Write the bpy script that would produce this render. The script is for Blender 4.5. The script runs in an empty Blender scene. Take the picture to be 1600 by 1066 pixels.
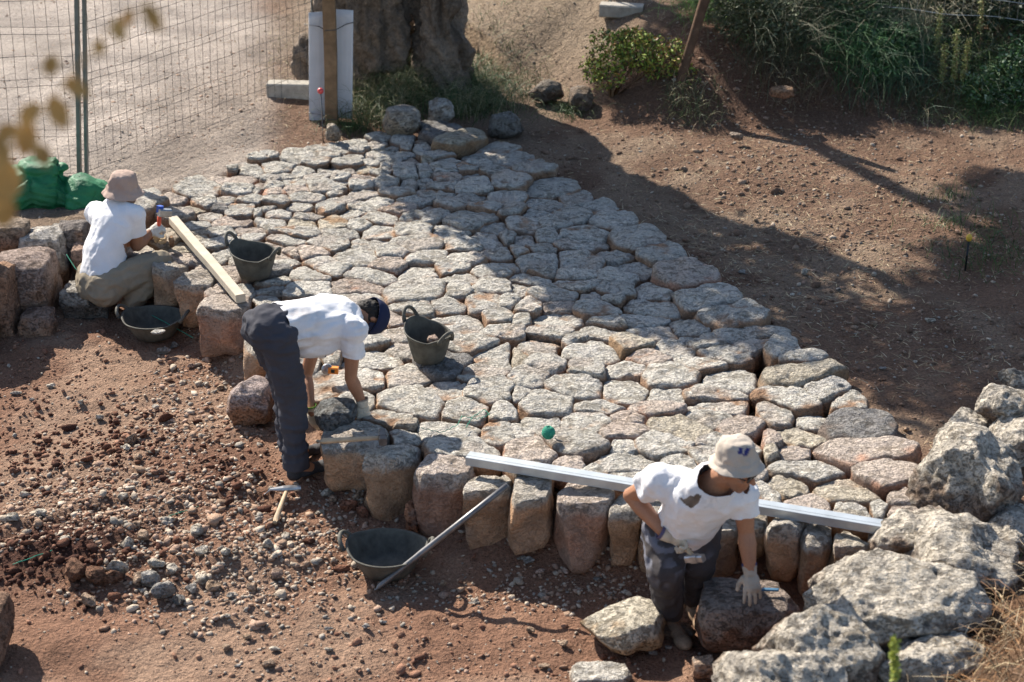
import bpy, bmesh, math, random
import numpy as np
from mathutils import Vector, Matrix
R = math.radians
random.seed(7); rng = np.random.default_rng(7)
scene = bpy.context.scene
COL = scene.collection

# ------------------------------------------------------------------ camera, light, exposure
FPX, PITCH, CAMH = 2700.0, R(25.0), 4.65          # focal length in photo pixels (1600 wide)
cam_d = bpy.data.cameras.new('camera'); cam = bpy.data.objects.new('camera', cam_d); COL.objects.link(cam)
cam.location = (0, 0, CAMH); cam.rotation_euler = (R(90) - PITCH, 0, 0)
cam_d.sensor_width = 36.0; cam_d.lens = 36.0 * FPX / 1600.0
cam_d.clip_start = 0.1; cam_d.clip_end = 2000
cam_d.dof.use_dof = True; cam_d.dof.focus_distance = 10.9; cam_d.dof.aperture_fstop = 2.4
scene.camera = cam
SUN_EL, SUN_AZ = 38.0, 37.0                       # sun behind and to the left
world = bpy.data.worlds.new("World"); scene.world = world; world.use_nodes = True
wn = world.node_tree.nodes; wl = world.node_tree.links
bg = wn['Background']; sky = wn.new('ShaderNodeTexSky'); sky.sky_type = 'NISHITA'; sky.sun_disc = False
sky.sun_elevation = R(SUN_EL); sky.sun_rotation = R(-SUN_AZ); sky.altitude = 50
wl.new(sky.outputs[0], bg.inputs[0]); bg.inputs[1].default_value = 0.092
sl = bpy.data.lights.new('sun', 'SUN'); sl.energy = 5.0; sl.angle = R(0.55); sl.color = (1.0, 0.93, 0.82)
sun = bpy.data.objects.new('sun', sl); COL.objects.link(sun)
LD = Vector((math.sin(R(SUN_AZ)) * math.cos(R(SUN_EL)), -math.cos(R(SUN_AZ)) * math.cos(R(SUN_EL)), -math.sin(R(SUN_EL))))
sun.rotation_euler = LD.to_track_quat('-Z', 'Y').to_euler(); sun.location = (-6, 20, 12)
scene.view_settings.view_transform = 'Standard'; scene.view_settings.look = 'None'
scene.view_settings.gamma = 1; scene.view_settings.exposure = 1.0

# ------------------------------------------------------------------ measuring helpers (photo pixel <-> place)
SP, CP = math.sin(PITCH), math.cos(PITCH)
def ray(px, py):
    a = (px - 800) / FPX; b = (py - 533) / FPX
    return (a, CP - b * SP, -SP - b * CP)
def P(px, py, z=0.0):
    r = ray(px, py); t = (z - CAMH) / r[2]; return Vector((r[0] * t, r[1] * t, z))
def W(px, py, Y):
    r = ray(px, py); t = Y / r[1]; return Vector((r[0] * t, Y, CAMH + r[2] * t))
def S(p):   # pixels per metre at a place
    return FPX / (p[1] * CP + (CAMH - p[2]) * SP)
def proj(x, y, z):
    zc = y * CP + (CAMH - z) * SP
    return 800 + FPX * x / zc, 533 + FPX * ((CAMH - z) * CP - y * SP) / zc

# ------------------------------------------------------------------ noise
def _h(i, j, k, s):
    n = (i * 374761393 + j * 668265263 + k * 2147483647 + s * 1274126177) & 0xFFFFFFFF
    n = ((n ^ (n >> 13)) * 1274126177) & 0xFFFFFFFF
    n = (n ^ (n >> 16)) & 0xFFFFFFFF
    return n.astype(np.float64) / 4294967295.0
def noise(p, s=0):
    p = np.asarray(p, float); f = np.floor(p).astype(np.int64); t = p - f; t = t * t * (3 - 2 * t)
    i, j, k = f[:, 0], f[:, 1], f[:, 2]; u, v, w = t[:, 0], t[:, 1], t[:, 2]; r = 0
    for a in (0, 1):
        for b in (0, 1):
            for c in (0, 1):
                r = r + _h(i + a, j + b, k + c, s) * (u if a else 1 - u) * (v if b else 1 - v) * (w if c else 1 - w)
    return r * 2 - 1
def fbm(p, o=4, s=0, g=0.5):
    p = np.asarray(p, float); r = 0; a = 1.0
    for q in range(o):
        r = r + a * noise(p * (2.03 ** q) + 17.3 * q, s + q); a *= g
    return r
def sm(a, b, x):
    t = np.clip((x - a) / (b - a), 0, 1); return t * t * (3 - 2 * t)

# ------------------------------------------------------------------ object helpers
def link(o, parent=None):
    COL.objects.link(o)
    if parent is not None: o.parent = parent
    return o
def tag(o, label=None, cat=None, group=None, kind=None):
    if label: o['label'] = label
    if cat: o['category'] = cat
    if group: o['group'] = group
    if kind: o['kind'] = kind
    return o
def empty(name, loc):
    o = bpy.data.objects.new(name, None); o.location = loc; o.empty_display_size = .05; return link(o)
def mesh_obj(name, V, F, mat, parent=None, col=None, smooth=False, origin=None):
    V = np.asarray(V, float)
    if parent is not None and origin is None: origin = parent.location
    if origin is not None: V = V - np.array(origin)[None, :]
    me = bpy.data.meshes.new(name); me.from_pydata(V.tolist(), [], F if isinstance(F, list) else F.tolist())
    if col is not None:
        at = me.color_attributes.new('Col', 'FLOAT_COLOR', 'POINT')
        c = np.ones((len(V), 4)); col = np.asarray(col); c[:, :col.shape[1]] = col; at.data.foreach_set('color', c.ravel())
    if smooth: me.polygons.foreach_set('use_smooth', [True] * len(me.polygons))
    me.materials.append(mat); me.update()
    o = bpy.data.objects.new(name, me); link(o)
    if parent is not None: o.parent = parent
    elif origin is not None: o.location = origin
    return o

# ------------------------------------------------------------------ materials
def mat_new(name, rough=0.9, spec=0.3):
    m = bpy.data.materials.new(name); m.use_nodes = True; b = m.node_tree.nodes['Principled BSDF']
    b.inputs['Roughness'].default_value = rough; b.inputs['Specular IOR Level'].default_value = spec
    return m, m.node_tree.nodes, m.node_tree.links, b
def tex_noise(n, l, co, scale, detail=4, rough=.6):
    t = n.new('ShaderNodeTexNoise'); t.inputs['Scale'].default_value = scale; t.inputs['Detail'].default_value = detail
    t.inputs['Roughness'].default_value = rough; l.new(co, t.inputs['Vector']); return t
def ramp(n, l, src, stops):
    r = n.new('ShaderNodeValToRGB'); e = r.color_ramp.elements
    while len(e) < len(stops): e.new(0.5)
    for q, (p, c) in zip(e, stops): q.position = p; q.color = (c[0], c[1], c[2], 1)
    l.new(src, r.inputs[0]); return r
def mixc(n, l, a, b, f, mode='MIX'):
    m = n.new('ShaderNodeMix'); m.data_type = 'RGBA'; m.blend_type = mode
    for s, v in ((m.inputs[6], a), (m.inputs[7], b)):
        if isinstance(v, tuple): s.default_value = (*v, 1)
        else: l.new(v, s)
    if isinstance(f, (int, float)): m.inputs[0].default_value = f
    else: l.new(f, m.inputs[0])
    return m.outputs[2]
def math_n(n, l, op, a, b=0.0):
    m = n.new('ShaderNodeMath'); m.operation = op
    for s, v in ((m.inputs[0], a), (m.inputs[1], b)):
        if isinstance(v, (int, float)): s.default_value = v
        else: l.new(v, s)
    return m.outputs[0]
def bump(n, l, b, h, dist, strength=1.0):
    k = n.new('ShaderNodeBump'); k.inputs['Distance'].default_value = dist; k.inputs['Strength'].default_value = strength
    l.new(h, k.inputs['Height']); l.new(k.outputs[0], b.inputs['Normal'])
def plain(name, col, rough=.8, spec=.3, metal=0.0, var=.15, scale=30, bd=0.0, bs=80):
    m, n, l, b = mat_new(name, rough, spec); b.inputs['Metallic'].default_value = metal
    tc = n.new('ShaderNodeTexCoord').outputs['Object']
    t = tex_noise(n, l, tc, scale, 5)
    lo = tuple(c * (1 - var) for c in col); hi = tuple(min(1, c * (1 + var)) for c in col)
    r = ramp(n, l, t.outputs[0], [(0.3, lo), (0.7, hi)]); l.new(r.outputs[0], b.inputs['Base Color'])
    if bd: bump(n, l, b, tex_noise(n, l, tc, bs, 4).outputs[0], bd)
    return m
def vcol(name, rough=.95, spec=.2, dist=.01, scales=(60, 18), pits=0.0, speck=.25):
    """base colour from the mesh's own colour attribute, with fine mineral speckle and relief"""
    m, n, l, b = mat_new(name, rough, spec)
    co = n.new('ShaderNodeNewGeometry').outputs['Position']
    at = n.new('ShaderNodeAttribute'); at.attribute_name = 'Col'
    n1 = tex_noise(n, l, co, scales[0], 6, .65); n2 = tex_noise(n, l, co, scales[1], 4, .6)
    r = ramp(n, l, n1.outputs[0], [(.3, (1 - speck,) * 3), (.7, (1 + speck,) * 3)])
    c = mixc(n, l, at.outputs['Color'], r.outputs[0], 1.0, 'MULTIPLY')
    h = math_n(n, l, 'ADD', n1.outputs[0], math_n(n, l, 'MULTIPLY', n2.outputs[0], 1.6))
    if pits:                                           # weathering pits, only where the old crust is (alpha of Col)
        mp = n.new('ShaderNodeMapping'); mp.inputs['Scale'].default_value = (.8, 1.15, 1.15); l.new(co, mp.inputs['Vector'])
        a1 = tex_noise(n, l, mp.outputs[0], 26, 7, .72); a2 = tex_noise(n, l, mp.outputs[0], 6, 3, .6); a1.inputs['Distortion'].default_value = .6
        k = math_n(n, l, 'ADD', a1.outputs[0], math_n(n, l, 'MULTIPLY', math_n(n, l, 'SUBTRACT', a2.outputs[0], .5), .35))
        pit = ramp(n, l, k, [(.545, (0, 0, 0)), (.63, (1, 1, 1))])
        a3 = tex_noise(n, l, mp.outputs[0], 75, 4, .7); p3 = ramp(n, l, a3.outputs[0], [(.56, (0, 0, 0)), (.64, (.8, .8, .8))])
        pm = math_n(n, l, 'MULTIPLY', math_n(n, l, 'MAXIMUM', pit.outputs[0], p3.outputs[0]), math_n(n, l, 'MAXIMUM', at.outputs['Alpha'], .25))
        h = math_n(n, l, 'SUBTRACT', h, math_n(n, l, 'MULTIPLY', pm, pits))
        c = mixc(n, l, c, (.50, .46, .42), math_n(n, l, 'MULTIPLY', pm, .7), 'MULTIPLY')
        wh = ramp(n, l, a2.outputs[0], [(.52, (0, 0, 0)), (.66, (1, 1, 1))]); c = mixc(n, l, c, (1.22, 1.2, 1.16), math_n(n, l, 'MULTIPLY', wh.outputs[0], .6), 'MULTIPLY')
    l.new(c, b.inputs['Base Color']); bump(n, l, b, h, dist)
    return m
M = {}
M['stone'] = vcol('weathered limestone', dist=.036, scales=(60, 20), pits=1.0, speck=.13)
M['rock'] = vcol('boulder limestone', dist=.024, scales=(45, 12), pits=.8, speck=.2)
M['soil'] = vcol('stony soil', dist=.045, scales=(60, 17), speck=.38)
M['pebble'] = vcol('rubble', dist=.008, scales=(90, 30), speck=.25)
M['leaf'] = vcol('foliage', rough=.6, spec=.3, dist=.0, speck=.2)
M['straw'] = vcol('dry straw', rough=.8, dist=.0, speck=.2)
M['bark'] = vcol('olive bark', dist=.05, scales=(30, 9), speck=.35)

# ------------------------------------------------------------------ terrain
def arr(pts, z): return np.array([P(a, b, z)[:2] for a, b in pts])
PIT = arr([(1352, 850), (1262, 822), (1104, 806), (960, 783), (865, 772), (800, 762), (727, 742), (655, 718), (580, 695), (530, 660), (515, 600),
           (440, 530), (385, 495), (330, 452), (285, 420), (240, 395), (205, 365), (130, 362), (40, 372), (-60, 385), (-900, 470)], 0.0)
PIT = np.vstack([PIT, arr([(-3000, 1700), (1050, 1700), (1080, 1250), (1290, 1090), (1360, 980)], -0.5)])
def sdist(x, y, poly):
    """signed distance, positive inside"""
    p = np.stack([x, y], 1); n = len(poly); best = np.full(len(p), 1e9); inside = np.zeros(len(p), bool)
    for i in range(n):
        a = poly[i]; b = poly[(i + 1) % n]; e = b - a; w = p - a
        t = np.clip((w @ e) / (e @ e), 0, 1); d = np.hypot(*(w - t[:, None] * e).T); best = np.minimum(best, d)
        c = ((a[1] > p[:, 1]) != (b[1] > p[:, 1])) & (p[:, 0] < (b[0] - a[0]) * (p[:, 1] - a[1]) / (b[1] - a[1] + 1e-12) + a[0])
        inside ^= c
    return np.where(inside, best, -best)
OUTL = [(505, 705), (580, 718), (655, 742), (727, 766), (800, 786), (865, 794), (960, 803), (1104, 826), (1262, 843), (1352, 866), (1400, 840), (1440, 800),
        (1440, 740), (1395, 695), (1380, 665), (1350, 625), (1322, 600), (1305, 585), (1270, 560), (1250, 540), (1215, 520), (1195, 492), (1160, 460), (1115, 430),
        (1070, 412), (1066, 395), (1030, 368), (990, 345), (935, 322), (905, 290), (870, 268), (830, 245), (800, 232), (755, 208), (700, 196), (660, 205), (615, 208),
        (560, 214), (500, 226), (440, 240), (370, 254), (330, 278), (260, 292), (215, 318), (190, 345), (205, 385), (235, 420), (275, 442), (314, 482), (375, 527), (432, 562), (492, 602), (497, 660)]
PAVE = arr(OUTL, 0.0)
BANK = arr([(820, 120), (900, 165), (1010, 210), (1180, 205), (1300, 195), (1420, 190), (1520, 195), (1700, 215)], 0.0)
def line_sd(x, y, pl):
    """signed distance to an open line, positive on its far side"""
    best = np.full(len(x), 1e9); sg = np.ones(len(x)); p = np.stack([x, y], 1)
    for i in range(len(pl) - 1):
        a, b = pl[i], pl[i + 1]; e = b - a; w = p - a; t = np.clip((w @ e) / (e @ e), 0, 1)
        d = np.hypot(*(w - t[:, None] * e).T); s = np.sign(e[0] * w[:, 1] - e[1] * w[:, 0]); k = d < best
        best = np.where(k, d, best); sg = np.where(k, s, sg)
    return best * sg
def hgt(x, y, fine=True):
    x = np.atleast_1d(np.asarray(x, float)); y = np.atleast_1d(np.asarray(y, float))
    pit = sdist(x, y, PIT); pv = sdist(x, y, PAVE)
    h = -0.06 + 0 * x
    h = h + 0.62 * sm(0, 1.3, line_sd(x, y, BANK)) * sm(-1.2, 0.8, x + 0.0)          # the bank on the right, behind
    h = h + 0.03 * sm(.4, 1.6, -pv)
    h = h - 0.13 * sm(-.05, .12, pv)                                                   # bed under the paving
    h = h * (1 - sm(-.15, .2, pit)) - (0.41 - .05 * np.exp(-np.maximum(pit, 0) / .3)) * sm(-.15, .2, pit)
    rb = arr([(1352, 850)], 0)[0]
    h = h + 0.30 * sm(.1, 1.4, -pit) * sm(1.5, 2.3, x) * (1 - sm(6.6, 7.6, y))        # rising ground bottom right
    p = np.stack([x, y, 0 * x], 1)
    vis = (np.abs(x) < 30) & (y < 60)
    h = h + .035 * fbm(p * .9, 3, 5)
    if fine:
        rough = sm(-.1, .5, pit) * .6 + .5 + .25 * sm(0, .4, line_sd(x, y, BANK)) * sm(0, 1, x)
        far = 1 - sm(25, 45, y)
        h = h + far * rough * (.018 * fbm(p * 4, 3, 9) + .020 * np.maximum(0, fbm(p * 11, 3, 31)) )
        px, py = proj(x, y, h)
        mound = np.exp(-(((px - 70) / 150) ** 2 + ((py - 850) / 60) ** 2)) + .8 * np.exp(-(((px - 330) / 170) ** 2 + ((py - 790) / 110) ** 2))
        h = h + mound * (.10 + .035 * fbm(p * 10, 3, 77))
    return h
def G(px, py):
    """the ground point seen at a photo pixel"""
    z = 0.0
    for _ in range(12):
        p = P(px, py, z); z = .5 * z + .5 * float(hgt([p.x], [p.y])[0])
    return P(px, py, z)
def axis(lo, hi, step, far, n):
    core = np.arange(lo, hi, step); k = np.linspace(0, 1, n + 1)[1:] ** 2.6
    return np.concatenate([(lo - k[::-1] * (lo + far)), core, hi + k * (far - hi)])
def soil_colour(x, y, z):
    px, py = proj(x, y, z); p = np.stack([x, y, 0 * x], 1)
    pit = sdist(x, y, PIT); bk = line_sd(x, y, BANK)
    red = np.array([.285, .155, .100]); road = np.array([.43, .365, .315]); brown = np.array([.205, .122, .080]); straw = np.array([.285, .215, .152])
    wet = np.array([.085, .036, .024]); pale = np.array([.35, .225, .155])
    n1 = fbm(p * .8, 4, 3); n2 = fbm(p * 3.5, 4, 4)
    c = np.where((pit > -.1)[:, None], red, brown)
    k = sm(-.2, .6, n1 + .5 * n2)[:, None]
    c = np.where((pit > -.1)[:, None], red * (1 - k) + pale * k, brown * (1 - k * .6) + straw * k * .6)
    kr = (sm(0, 1, (470 - px) / 90 + .35 * n1) * sm(0, 1, (330 - py) / 60 + .3))[:, None] * (pit < 0)[:, None]; c = c * (1 - kr) + road * kr * (1 + .12 * n2[:, None])
    edge = np.exp(-(((px - 330 - (200 - py) * 1.1) / 120) ** 2))[:, None] * kr * .55; c = c * (1 - edge) + np.array([.26, .20, .155]) * edge
    ku = (sm(0, 1, (150 - py) / 120 + .2 * n1) * sm(0, 1, (px - 400) / 100) * sm(0, 1, (1120 - px) / 200))[:, None]; c = c * (1 - ku) + straw * ku
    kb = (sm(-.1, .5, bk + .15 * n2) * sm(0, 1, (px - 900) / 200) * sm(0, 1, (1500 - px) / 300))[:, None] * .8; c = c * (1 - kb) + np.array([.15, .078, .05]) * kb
    kw = (np.exp(-(((px - 90) / 150) ** 2 + ((py - 850 + (px - 90) * .25) / 42) ** 2)) * 1.3 + .6 * np.exp(-(((px - 350) / 60) ** 2 + ((py - 730) / 50) ** 2)))[:, None]
    kw = np.clip(kw + .35 * n2[:, None] * (kw > .15), 0, 1); c = c * (1 - kw) + wet * kw
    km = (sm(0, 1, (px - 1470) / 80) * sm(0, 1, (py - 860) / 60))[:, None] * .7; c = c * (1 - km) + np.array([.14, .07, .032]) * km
    return np.clip(c * (1 + .16 * n2[:, None]), .01, .9)
xs = axis(-4.6, 5.4, .034, 260, 26); ys = axis(6.0, 15.2, .034, 300, 0) if False else np.concatenate([np.array([-200, -60, -15, 0, 3, 5.]), np.arange(6.0, 13.5, .034), np.arange(13.5, 21, .06), 21 + np.linspace(0, 1, 30)[1:] ** 2.4 * 400])
xx, yy = np.meshgrid(xs, ys); X, Y = xx.ravel(), yy.ravel(); Z = hgt(X, Y)
nx, ny = len(xs), len(ys); ii = np.arange(nx * ny).reshape(ny, nx)
Fq = np.stack([ii[:-1, :-1].ravel(), ii[:-1, 1:].ravel(), ii[1:, 1:].ravel(), ii[1:, :-1].ravel()], 1)
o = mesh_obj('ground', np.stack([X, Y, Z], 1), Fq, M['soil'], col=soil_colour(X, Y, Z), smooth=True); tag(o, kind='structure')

# ------------------------------------------------------------------ stones of the paving, traced one by one: x0 x1 y0 y1 in enlarged crops
CR = {'A': (400, 260, 3.9475), 'B': (0, 260, 3.9475), 'C': (800, 260, 3.9475), 'D': (400, 530, 3.9475), 'E': (800, 530, 3.9475), 'F': (1200, 530, 3.9475),
      'G': (400, 190, 6.6625), 'H': (620, 180, 6.6625), 'I': (180, 180, 6.6625), 'J': (240, 320, 6.6625), 'K': (1160, 660, 5.61), 'Z': (0, 0, 1)}
TR = {
'G': """530 990 235 340;240 660 300 450;0 250 345 400;880 1160 195 300;1165 1345 205 295;1200 1390 150 210;1340 1480 230 310;1060 1160 240 320;1000 1130 290 350;1130 1590 295 400;
1410 1599 165 230;1480 1640 235 300;665 880 335 415;880 1130 330 410;515 780 395 500;785 1095 405 495;1100 1285 380 440;1290 1530 395 470;380 610 470 570;0 380 390 560;620 865 470 540;
870 1040 485 545;1045 1410 440 550 t;1220 1410 505 590;1415 1665 450 625;20 240 580 640;220 400 515 600;500 780 540 640;300 515 585 685;780 970 545 640;830 945 610 660;975 1270 545 660 p;
0 290 640 720;1235 1500 585 710;1480 1640 600 720;950 1225 615 710;525 960 620 760;255 560 680 760 p;0 75 700 770;75 340 715 800 p""",
'H': """165 350 275 400;290 680 150 400 dX;380 905 200 460 tX;240 640 400 480;60 240 460 530;400 640 450 530;640 1150 315 490;1000 1400 395 580;750 1000 455 555;
250 400 475 530 t;630 870 510 600;865 1205 535 640;360 640 525 620;215 355 530 660;670 900 600 680;1170 1599 515 700 X;930 1450 640 820 X;390 680 610 720 p;20 240 640 790;
240 400 640 750;350 620 690 800;630 1010 660 840;190 600 755 870;590 960 790 950;920 1350 790 950;410 740 865 990;200 560 935 1050;770 1135 905 1020;1050 1460 950 1060""",
'A': """430 545 155 185;560 755 140 205;760 985 140 200;0 40 140 190;205 420 168 235;25 210 195 240;440 640 180 225;650 860 180 260;865 1110 195 235;780 985 230 305 p;
210 345 220 268;0 100 235 275;355 550 225 290;560 750 222 275;515 655 250 330;45 225 270 330;225 410 270 325;670 880 280 360;880 1130 295 360;1195 1475 270 360;
0 35 275 315;380 550 290 400 t;195 380 320 390 t;1165 1385 310 400;1390 1550 355 410;0 195 315 400;560 700 320 390;385 640 360 450;655 880 370 445;830 1110 360 440;1065 1305 340 460;
1310 1515 400 500;1500 1600 395 465;100 385 380 470;55 300 420 510;325 585 440 540;580 820 435 530;830 1150 440 540;1150 1400 445 530;1395 1579 500 590;185 460 500 590 p;730 935 490 580;
470 770 505 620;910 1205 540 610;1150 1410 530 620;1430 1599 580 650;100 290 540 605 p;300 560 575 700;705 920 575 660 p;175 460 610 740;570 870 610 740;875 1150 600 710;1070 1320 600 680;
1330 1579 620 705;1165 1370 660 750;0 240 650 780;470 800 690 790 p;805 1160 700 860;1165 1335 725 850;1340 1579 705 800;1300 1500 780 920;1070 1290 820 925;1515 1640 800 900;
830 1090 850 930;1100 1395 905 1050;1405 1600 895 1000;800 960 890 980 p;1400 1640 985 1066;0 120 770 850;150 470 725 790;530 780 780 860;550 790 880 1000;780 1080 950 1060""",
'C': """70 390 60 220;290 490 130 270;80 300 165 290;230 490 235 390;0 250 250 330;150 375 300 400;450 625 205 310;480 740 265 410;0 190 310 420;0 140 390 490;150 290 385 490;
290 610 385 465;605 900 365 570 X;785 1045 500 640 X;240 600 455 530;480 750 510 600;585 890 580 680;280 580 520 670;60 290 535 660;95 280 480 550;0 90 480 590;850 1230 625 790 pX;
530 770 645 730;530 770 730 830;760 980 700 840;0 235 660 750;105 270 650 700;270 530 650 720;240 530 700 790;120 420 720 870;410 560 780 830;0 120 700 800;560 700 790 860;
1000 1390 745 940 X;695 1010 795 940;190 375 835 910 p;0 185 795 940;385 665 840 960;640 960 885 1000;1095 1530 875 1030 X;965 1225 935 1060;125 440 890 1010;0 120 905 1010;
405 700 970 1066;470 710 925 1000;100 395 985 1050;720 1010 970 1066;1225 1600 1015 1106;1040 1160 1040 1090;340 480 1045 1090""",
'E': """0 100 45 190 t;100 290 0 120;275 700 0 150;590 890 0 80 t;840 1130 15 140;1025 1330 0 70;1330 1579 0 70;700 1020 60 165 p;560 820 125 240;90 330 115 240;330 590 120 260;
0 225 175 330;215 570 205 375;1020 1350 130 200;1135 1400 65 150;795 1160 165 320;545 845 220 390;1160 1455 195 300;1050 1370 285 400;840 1080 280 410;0 100 290 400;40 410 330 470;
340 710 370 460;720 1080 390 480 p;1085 1390 360 440;1065 1350 435 520;820 1260 480 640 t;1250 1520 495 570 p;590 830 450 530 p;295 655 455 580;75 310 470 560;0 140 500 620;500 870 530 640 p;
130 600 560 740;755 1090 580 735;610 775 620 715;0 300 615 780 p;460 920 710 825;280 460 735 810 p;1150 1300 610 680;600 800 820 870;440 600 810 850;0 200 800 860;900 1150 730 830;1100 1300 690 800;1300 1480 640 760""",
'F': """0 190 0 215 X;75 320 130 215 X;0 430 205 335 tX;220 475 280 440 X;0 375 340 465;0 165 410 540;165 390 450 550;365 585 360 480 X;320 740 465 655 dX;0 340 530 690 t;0 85 590 690 p;
55 260 640 750 p;0 50 670 750 t;260 850 640 800 pX;0 510 725 880;525 910 790 960 pX;0 255 845 1000 t;255 740 855 1010 t;95 390 945 1086 p;390 620 1000 1090;620 740 1000 1080;740 900 930 1040 p;740 900 1040 1110 p""",
'K': """0 200 400 560;80 350 570 740;-60 90 640 740""",
'D': """600 940 50 200;740 1080 160 300;795 960 25 130;945 1360 100 250 d;1230 1530 160 265;1185 1470 0 100;1340 1579 30 200;600 800 0 60;730 1190 280 500;1045 1290 255 360;1290 1610 250 430;
1150 1440 355 500;740 980 420 540;1445 1600 395 500;975 1380 485 630;870 975 500 560 t;1385 1600 500 650;1015 1445 620 750;780 1030 500 660;355 600 180 340;600 830 150 330;565 740 330 420;400 510 30 190""",  # the dark flag puts a basket's cast shadow into one stone's colour
'B': "",
'I': """650 1100 680 900;985 1490 600 740 p;1240 1599 490 650;1100 1540 745 860;180 560 800 1066 X;460 740 820 970 p;780 1050 850 960;1050 1250 840 940;1260 1530 835 960;1450 1599 700 790 p;1400 1650 425 490;
1490 1640 650 700;1010 1170 930 1010 d;1160 1450 900 1000;560 940 925 1020 t;1460 1599 920 1000;540 800 1010 1090;870 1130 990 1080;1130 1450 995 1066;1180 1280 550 610;1290 1430 500 550""",
'J': """665 980 125 230 p;985 1390 135 290;330 560 165 270;570 850 240 350;420 590 250 400 t;850 1200 200 300 p;540 800 330 470;940 1150 300 370;210 450 360 530 t;100 470 455 620 p;640 820 450 640;
450 600 580 700 p;640 940 620 800 p;960 1470 670 800 d;1080 1400 800 920;830 1040 790 970;600 760 820 920 p;1260 1500 540 680;1370 1560 460 620 p;960 1260 900 1050;0 200 330 480 t;800 1000 500 640;1180 1360 380 470 p""",  # dark flag below the far basket: its shadow painted as stone colour
}
WALL = """505 640 657 710 .30 b;572 668 694 732 .44 b;650 744 716 756 .42 p;724 801 738 780 .41 b;795 866 750 797 .34 b;862 962 757 808 .39 p;955 1006 775 812 .37 b;1000 1055 780 818 .37 b;1050 1106 790 826 .39 b;1102 1160 798 832 .37 b;1155 1199 803 834 .22 t;1197 1262 812 845 .31 b;1248 1306 822 856 .36 b;1298 1356 834 868 .31 t;495 560 574 610 .32 t;448 500 545 590 .34 b;385 448 505 556 .36 b;310 392 458 500 .37 p;277 335 420 452 .35 b;238 290 402 430 .34 b;205 245 378 410 .34 b"""
stones = []                                          # cx, cy, half w, half h (metres), kind, wall depth
for key, txt in TR.items():
    ox, oy, s = CR[key]
    for it in txt.replace('\n', '').split(';'):
        q = it.split()
        if len(q) < 4: continue
        a, b, c, d = [float(v) for v in q[:4]]; fl = q[4] if len(q) > 4 else ''
        x0, x1, y0, y1 = ox + a / s, ox + b / s, oy + c / s, oy + d / s
        lift = .0
        cen = P((x0 + x1) / 2, (y0 + y1) / 2, 0); hw = (P(x1, (y0 + y1) / 2)[0] - P(x0, (y0 + y1) / 2)[0]) / 2
        hh = (P((x0 + x1) / 2, y0)[1] - P((x0 + x1) / 2, y1)[1]) / 2
        stones.append([cen.x, cen.y, hw, hh, fl, 0, (x0 + x1) / 2, (y0 + y1) / 2, x1 - x0])
for it in WALL.replace('\n', '').split(';'):
    q = it.split(); x0, x1, y0, y1, dep = [float(v) for v in q[:5]]
    cen = P((x0 + x1) / 2, (y0 + y1) / 2, 0); hw = (P(x1, (y0 + y1) / 2)[0] - P(x0, (y0 + y1) / 2)[0]) / 2; hh = (P((x0 + x1) / 2, y0)[1] - P((x0 + x1) / 2, y1)[1]) / 2
    stones.append([cen.x, cen.y, hw, hh, q[5], dep, (x0 + x1) / 2, (y0 + y1) / 2, x1 - x0])
keep = []
for s in stones:                                    # the same stone traced in two crops counts once
    if not any(abs(s[0] - t[0]) < .40 * min(s[2], t[2]) + .012 and abs(s[1] - t[1]) < .40 * min(s[3], t[3]) + .012 for t in keep): keep.append(s)
stones = keep
EDGE = sdist(np.array([s_[0] for s_ in stones]), np.array([s_[1] for s_ in stones]), PAVE)
def clip(poly, nx_, ny_, d):
    out = []; n = len(poly)
    for i in range(n):
        a, b = poly[i], poly[(i + 1) % n]; da = a[0] * nx_ + a[1] * ny_ - d; db = b[0] * nx_ + b[1] * ny_ - d
        if da <= 0: out.append(a)
        if da * db < 0: t = da / (da - db); out.append((a[0] + t * (b[0] - a[0]), a[1] + t * (b[1] - a[1])))
    return out
def cell(i):
    x, y, w, h = stones[i][:4]; g = 1.12 if stones[i][5] else (1.28 if EDGE[i] < 1.25 * max(w, h) else 1.8)
    poly = [(x + w * g * math.cos(t) / math.cos(math.pi / 12) * 1.0, y + h * g * math.sin(t)) for t in [math.pi / 6 * k for k in range(12)]]
    if stones[i][5]: poly = [(x + w * a, y + h * b) for a, b in ((-1.12, -1.0), (1.12, -1.0), (1.12, 1.3), (-1.12, 1.3))]
    for j, t in enumerate(stones):
        if j == i: continue
        dx, dy = t[0] - x, t[1] - y; L = math.hypot(dx, dy)
        if L > 1.6 or L < 1e-6: continue
        ux, uy = dx / L, dy / L
        ri = 1 / math.sqrt((ux / w) ** 2 + (uy / h) ** 2); rj = 1 / math.sqrt((ux / t[2]) ** 2 + (uy / t[3]) ** 2)
        f = L * ri / (ri + rj); f = min(max(f, .25 * L), .75 * L)
        # turn the joint a little towards the flatter of the two stones
        nxx, nyy = ux / (w + t[2]) ** 1.0, uy / (h + t[3]) ** 1.0; q = math.hypot(nxx, nyy); nxx, nyy = nxx / q, nyy / q
        nxx, nyy = (nxx + ux), (nyy + uy); q = math.hypot(nxx, nyy); nxx /= q; nyy /= q
        mx, my = x + ux * f, y + uy * f
        poly = clip(poly, nxx, nyy, mx * nxx + my * nyy)
        if len(poly) < 3: return None
    return poly
def chaikin(p, k=1):
    for _ in range(k):
        q = []
        for i in range(len(p)):
            a, b = p[i], p[(i + 1) % len(p)]; q += [(a[0] * .93 + b[0] * .07, a[1] * .93 + b[1] * .07), (a[0] * .07 + b[0] * .93, a[1] * .07 + b[1] * .93)]
        p = q
    return p
TINT = {'': (.63, .59, .52), 'p': (.63, .53, .45), 't': (.60, .53, .42), 'd': (.28, .265, .25), 'b': (.60, .54, .46)}  # d: dark grey stones, and ones tinted dark for a basket's shadow
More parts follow.
